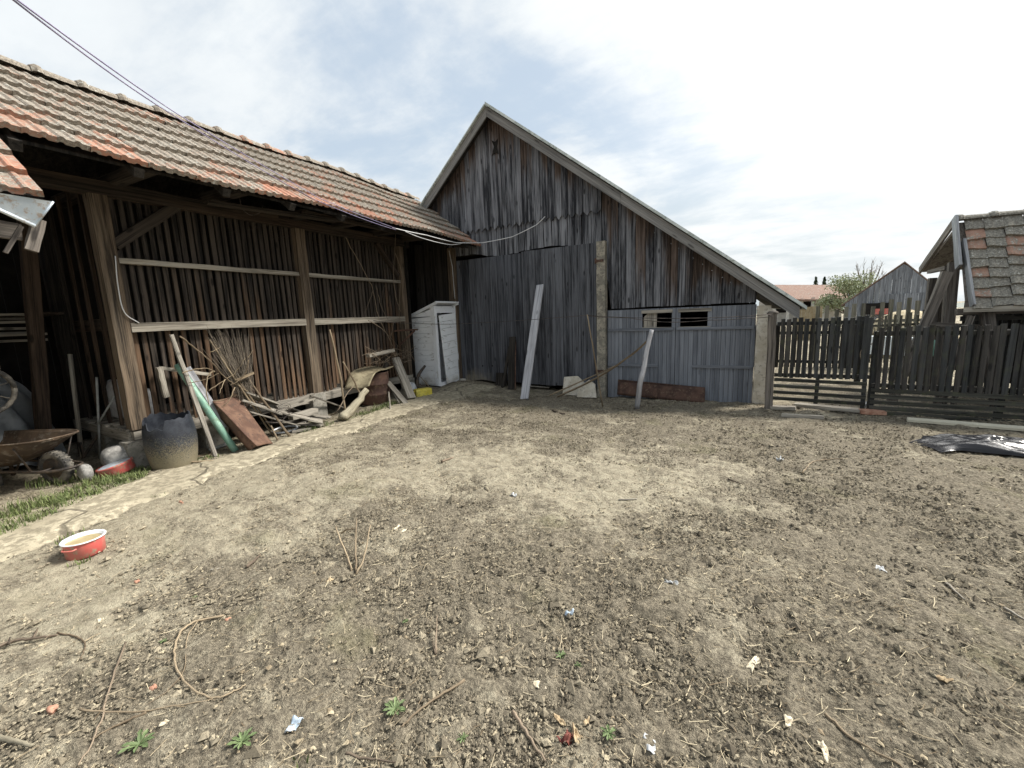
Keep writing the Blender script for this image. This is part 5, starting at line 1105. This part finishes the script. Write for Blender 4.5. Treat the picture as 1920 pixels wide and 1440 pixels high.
# ------------------------------------------------------------------ wires and cables
def wire(name, m_, lab, pts, r, sagm=0., group=None, mid=10, cat='wire'):
    P = []
    for i in range(len(pts)-1):
        a, b = V(pts[i]), V(pts[i+1])
        for k2 in range(mid): t = k2/mid; P.append(a+(b-a)*t-V(0, 0, sagm*4*t*(1-t)))
    P.append(V(pts[-1])); mb = MB(); mb.tube(P, r, 5); return one(mb, name, m_, lab, cat, group)
pole = PX(25, 0, -2.6); far_ = pole+(pole-V(-5.4, 8.2, 3.35))*.5
e1 = V(-5.33, 6.6, 3.34)
wire('overhead_cable', 'cable', 'upper strand of the overhead cable crossing above the crib roof', [far_+V(0, 0, .1), PX(27, -4, -2.6), PX(330, 212, -3.9), PX(600, 372, -4.9), PX(742, 428, -5.28)], .0042, .01, cat='cable')
wire('overhead_cable', 'cable', 'lower strand of the overhead cable crossing above the crib roof', [far_+V(0, 0, .06), PX(20, -4, -2.6), PX(325, 216, -3.9), PX(590, 374, -4.9), PX(742, 431, -5.28)], .0042, .02, cat='cable')
wire('eave_cable', 'whitecable', 'white cable along the crib eave rising to the barn gable', [PX(736, 427, -5.30), PX(800, 441, -5.30), PX(855, 455, -5.26), PY(905, 455, 8.2), PY(960, 444, 8.3), PY(1005, 422, 8.32), PY(1022, 406, 8.33)], .008, .006, cat='cable')
wire('eave_cable', 'whitecable', 'slack white cable loop hanging below the eave cable', [PX(760, 434, -5.29), PX(800, 449, -5.28), PX(845, 459, -5.27), PX(870, 455, -5.25)], .006, .01, cat='cable')
wire('cable_stub', 'whitecable', 'thin white wire dropping down the left barn post', [PY(842, 470, 8.25), PY(848, 500, 8.25), PY(853, 560, 8.25)], .006, 0)
b1 = b1; gp = V(.40, 7.70, 1.49)
w0 = PX(700, 601, -6.3)
wire('fence_wire', 'wire', 'upper strand of the wire strung from the crib to gate post', [w0, PX(775, 606, -6.0), PY(862, 607, 8.15), PY(1101, 591, 7.3), PY(1270, 597, 7.45), gp], .0055, .015)
wire('fence_wire', 'wire', 'lower slack strand of the wire before the garage doors', [PY(1101, 592, 7.3), PY(1180, 596, 7.4), PY(1250, 604, 7.45), PY(1330, 600, 7.5), PY(1400, 596, 7.6), gp+V(0, 0, -.03)], .0055, .012)

# ------------------------------------------------------------------ right foreground: board, plastic, boards at the gate
board('plank', 'cream', 'long pale cream plank lying flat before the right fence', 'plank', lift(G(1700, 789), .02), V(5.2, 7.0, .035), .17, .03, tint=1., n=8)
def film(u, v):
    x = 1.95+2.3*u; y = 6.55-.62*v+.12*math.sin(u*5)
    k2 = sstep(0, .14, u)*math.sin(math.pi*min(1, max(0, v)))**.5
    tri = lambda t: abs((t % 2)-1)
    z = float(gz(x, y))+.02+.55*k2*(.11*tri(u*4.1+v*1.7+.3*math.sin(v*5))+.07*tri(u*2.3-v*3.1+.4)+.05*tri(u*9.3+v*5.1)+.03*tri(v*9.7-u*6.1))
    return V(x+.03*math.sin(v*9+u*20)-.2*(1-abs(v-.55)*1.6)*(1-u), y+.05*math.sin(u*17), z)
mb = MB(); mb.grid(film, 90, 40, (0, 0, .004), smooth=False); one(mb, 'plastic_sheet', 'plastic', 'crumpled shiny black plastic sheet on the ground by the right fence', 'plastic sheet')
for lab, x0_, y0_, x1_, y1_, w, m_ in (('longer pale timber on the ground under the gate', 1490, 762, 1618, 774, .16, 'rail'), ('shorter pale timber left of the gate foot', 1436, 766, 1492, 769, .12, 'rail'), ('thin split board lying in front of the gate timbers', 1465, 782, 1545, 787, .05, 'grey')):
    board('timber', m_, lab, 'timber', lift(G(x0_, y0_), .03), lift(G(x1_, y1_), .03), w, .05, tint=.8)
mb = MB(); p = G(1632, 776); mb.beam(p+V(-.13, 0, .03), p+V(.16, .02, .03), .16, .05, n=5, jit=.008); one(mb, 'broken_tile', 'brick', 'orange-brown broken tile at the corner of the right fence', 'tile')
mb = MB(); p = G(1622, 768); mb.beam(p+V(-.04, 0, .04), p+V(.04, .02, .09), .07, .06, n=3, jit=.012); one(mb, 'chalk_lump', 'paper', 'white lump beside the broken tile at the fence corner', 'stone')

# ------------------------------------------------------------------ sticks, scraps and weeds on the yard
def lying(lab, px, r, m_='tan', name='stick', z=.012, side=None):
    P = polyline([lift(G(x, y), z) for x, y in px], 6, .003); mb = MB(); mb.tube(P, np.linspace(r, r*.5, len(P)), 6)
    for s in side or []:
        Q = polyline([lift(G(x, y), z+.004) for x, y in s], 4, .002); mb.tube(Q, np.linspace(r*.7, r*.3, len(Q)), 5)
    return one(mb, name, m_, lab, 'stick')
lying('long curved vine cutting bent like a hook at lower left', [(420, 1158), (365, 1170), (335, 1195), (328, 1240), (350, 1285), (400, 1313), (440, 1300), (462, 1287)], .0065, 'tan', 'vine_cutting')
lying('long straight vine cutting crossing below the hooked one', [(148, 1334), (230, 1340), (310, 1332), (400, 1315)], .0045, 'tan', 'vine_cutting', side=[[(373, 1168), (352, 1200), (347, 1255), (340, 1275)], [(340, 1275), (310, 1305), (275, 1328)]])
lying('thin brown twig running down to the lower left edge', [(237, 1207), (208, 1290), (192, 1350), (170, 1405), (148, 1440)], .005, 'vine')
lying('stout twig lying across the brown twig at lower left', [(275, 1340), (225, 1362), (170, 1392)], .006, 'tan')
lying('dark forked branch reaching in from the left edge', [(-5, 1217), (30, 1205), (70, 1200), (108, 1194)], .010, 'vine', 'branch', side=[[(65, 1200), (72, 1182)], [(18, 1212), (20, 1200)]])
lying('pale forked twig at the tip of the dark branch', [(108, 1190), (140, 1197), (160, 1208), (158, 1225), (152, 1240)], .005, 'tan', side=[[(160, 1208), (172, 1200), (190, 1192)]])
lying('thick short branch end at the lower left corner', [(-10, 1388), (30, 1394), (62, 1402)], .012, 'log', 'branch')
lying('straight pale stick left of the bottom centre with a bent tip', [(872, 1279), (815, 1315), (770, 1350), (752, 1368)], .0065, 'tan')
lying('dark split stick at the bottom right of centre', [(962, 1340), (985, 1375), (1022, 1432)], .009, 'vine')
lying('dark thin stick at the bottom edge left of centre', [(648, 1418), (690, 1428), (742, 1434)], .006, 'vine')
lying('long slanting twig near the bottom right corner', [(1548, 1345), (1600, 1390), (1680, 1437), (1700, 1450)], .006, 'tan')
lying('short bleached stick near the right edge', [(1775, 1097), (1808, 1128)], .008, 'rail'); lying('bleached stick cut by the right edge', [(1882, 1144), (1925, 1168)], .009, 'rail')
lying('curved brown stick right of the middle ground', [(1505, 888), (1520, 870), (1545, 864), (1580, 862)], .008, 'tan'); lying('thin dark stick in the middle ground right', [(1365, 900), (1392, 910)], .007, 'vine')
lying('dark short branch before the barn door plank', [(1036, 771), (1050, 776), (1060, 777)], .02, 'vine', 'branch'); lying('bleached twig in the middle ground', [(1160, 940), (1195, 938)], .008, 'rail')
lying('brown chunk of stick near the pale sandy patch', [(828, 867), (850, 860)], .018, 'vine'); lying('reddish bark piece right of the pot', [(463, 1066), (478, 1054), (488, 1042)], .012, 'vine', 'bark')
lying('pale stick right of the bark piece', [(395, 1072), (433, 1063)], .007, 'rail')
mb = MB()
for pts in ([(668, 1078, 0), (668, 1040, .05), (672, 1010, .16)], [(668, 1078, 0), (685, 1055, .06), (698, 1020, .15)], [(660, 1072, 0), (650, 1050, .05), (640, 1030, .08), (632, 1010, .1)], [(640, 1000, .0), (650, 1012, .08), (668, 1020, .12)]):
    P = polyline([lift(G(x, y), z) for x, y, z in pts], 4, .004); mb.tube(P, np.linspace(.008, .0045, len(P)), 5)
one(mb, 'dead_twigs', 'tan', 'dead forked twigs sticking up from the soil left of centre', 'twigs')
mb = MB()
for pts in ([(816, 1226, 0), (818, 1205, .04), (822, 1175, .07)], [(816, 1226, 0), (812, 1212, .03)]): P = polyline([lift(G(x, y), z) for x, y, z in pts], 4, .003); mb.tube(P, np.linspace(.007, .002, len(P)), 5)
one(mb, 'twig', 'vine', 'lone brown twig poking up near the bottom centre', 'twig')
def scrap(name, m_, lab, px, py, w, h, cat, lift_=.008, n=9, yaw=None, thick=.004, crump=.01):
    p = lift(G(px, py), lift_); a = U(0, 6.28) if yaw is None else yaw; ux = V(math.cos(a), math.sin(a), 0); uy = V(-ux[1], ux[0], 0); sd = U(0, 9)
    mb = MB(); mb.grid(lambda u, v: p+ux*((u-.5)*w*(1-.12*math.sin(v*3+sd))+.12*w*math.sin(v*4+sd))+uy*((v-.5)*h*(1-.15*math.sin(u*4+sd))+.1*h*math.sin(u*5+sd))+V(0, 0, crump*(math.sin(u*6+sd)*math.cos(v*5+sd*2)+.5*math.sin(u*13+v*9))), n, n, (0, 0, thick)); return one(mb, name, m_, lab, cat)
scrap('plastic_strip', 'paper', 'white plastic strip right of the centre of the yard', 1258, 1094, .075, .022, 'scrap', yaw=.15)
scrap('paper_scrap', 'paper', 'crumpled white scrap near the bottom right of centre', 1217, 1397, .045, .05, 'scrap', crump=.012); scrap('paper_scrap', 'bluepaper', 'pale blue torn scrap at the bottom left of centre', 553, 1360, .06, .04, 'scrap', crump=.012)
scrap('foil_scrap', 'bluepaper', 'small bluish scrap in the centre of the yard', 1068, 1152, .035, .035, 'scrap', crump=.014); scrap('paper_scrap', 'paper', 'white scrap in the right part of the yard', 1650, 1068, .05, .04, 'scrap')
scrap('paper_scrap', 'paper', 'tiny white scrap in the middle distance right', 1462, 862, .06, .06, 'scrap', crump=.02); scrap('paper_scrap', 'paper', 'tiny white scrap on the sandy middle ground', 962, 929, .05, .05, 'scrap', crump=.02)
scrap('wood_chip', 'chip', 'large pale wood chip in the lower right', 1412, 1247, .10, .03, 'chip', yaw=1.2, thick=.01, crump=.003); scrap('wood_chip', 'chip', 'tan triangular chip near the bottom centre', 1012, 1288, .05, .03, 'chip', yaw=-.5, thick=.006, crump=.003)
scrap('leaf', 'chip', 'pale yellowish leaf beside the path at lower left', 187, 1167, .03, .05, 'leaf'); scrap('leaf', 'redleaf', 'dark red curled leaf at the bottom right of centre', 1062, 1386, .035, .05, 'leaf', crump=.016); scrap('leaf', 'dryleaf', 'tan leaf touching the dark red leaf', 1080, 1380, .06, .03, 'leaf')
for lab, x, y, s in (('orange brick chip in the lower left', 98, 1332, .03), ('orange brick chip left of the hooked vine', 288, 1290, .02), ('orange brick chip beyond the hooked vine tip', 428, 1163, .022), ('orange brick chip at the path edge', 340, 943, .03), ('orange brick chip right of the red pot', 257, 1091, .02)):
    rock('brick_chip', G(x, y)-V(0, 0, .006), s, s*.6, s*.5, lab, 'brick', 'brick chip', amp=.3)
for lab, x, y, w, h in (('dry leaf right of the bottom centre', 1050, 1353, .05, .02), ('dry leaf near the red leaf', 1100, 1395-40, .03, .02), ('pale leaf left of the twigs', 718, 1075, .05, .02), ('grey leaf in the left middle ground', 618, 1090, .04, .03), ('white bark flake left of the centre', 745, 990, .02, .06), ('pale flake beside the bark flake', 757, 997, .02, .05), ('white petal-like flake at lower left', 312, 1358, .05, .02), ('pale flake in the lower right', 1478, 1355, .05, .025), ('grey flake near the right bottom edge', 1770, 1275, .04, .03), ('pale bone-like flake lower right', 1545, 1410, .07, .02)):
    scrap('flake', 'chip' if 'pale' in lab or 'white' in lab else 'dryleaf', lab, x, y, w, h, 'flake', crump=.005)
def weed(lab, px, py, r, n=9, up=.22):
    p = G(px, py); mb = MB(); n = int(n*1.6)
    for k2 in range(n):
        a = 2*math.pi*k2/n+U(-.3, .3); L = r*U(.6, 1.1); d = V(math.cos(a), math.sin(a), 0); s = V(-d[1], d[0], 0); e = up*U(.4, 1.3)
        pts = [(0, .10), (.35, .22), (.55, .15), (.7, .26), (.88, .14), (1, .0)]; vs = []
        for t, w in pts: c_ = p+d*L*t+V(0, 0, .008+L*e*math.sin(t*2.1)); vs += [c_-s*w*L*.62, c_+V(0, 0, -.003), c_+s*w*L*.62]
        mb.add(vs, [(3*i+j, 3*i+j+1, 3*i+4+j, 3*i+3+j) for i in range(5) for j in (0, 1)], [(0, 0, 0)]*18, U(0, 1), None, False)
    return one(mb, 'weed', 'weed', lab, 'weed')
for lab, x, y, r, n in (('green lobed weed rosette left of the bottom centre', 741, 1332, .05, 10), ('green weed with paired leaves near the bottom left', 262, 1398, .06, 9), ('grassy weed at the bottom left of centre', 455, 1393, .05, 8), ('small weed right of the bottom centre stick', 868, 1388, .025, 6), ('small weed in the lower centre right', 1052, 1232, .03, 7), ('tiny weed near the bottom right of centre', 1142, 1378, .035, 7), ('tiny weed above the lone brown twig', 760, 1167, .022, 6), ('small weed beside the hooked vine', 306, 1205, .022, 6), ('tiny weed right of the small weed', 1085, 1250, .022, 6), ('faint weed in the left middle of the yard', 366, 1122, .02, 5)): weed(lab, x, y, r, n)
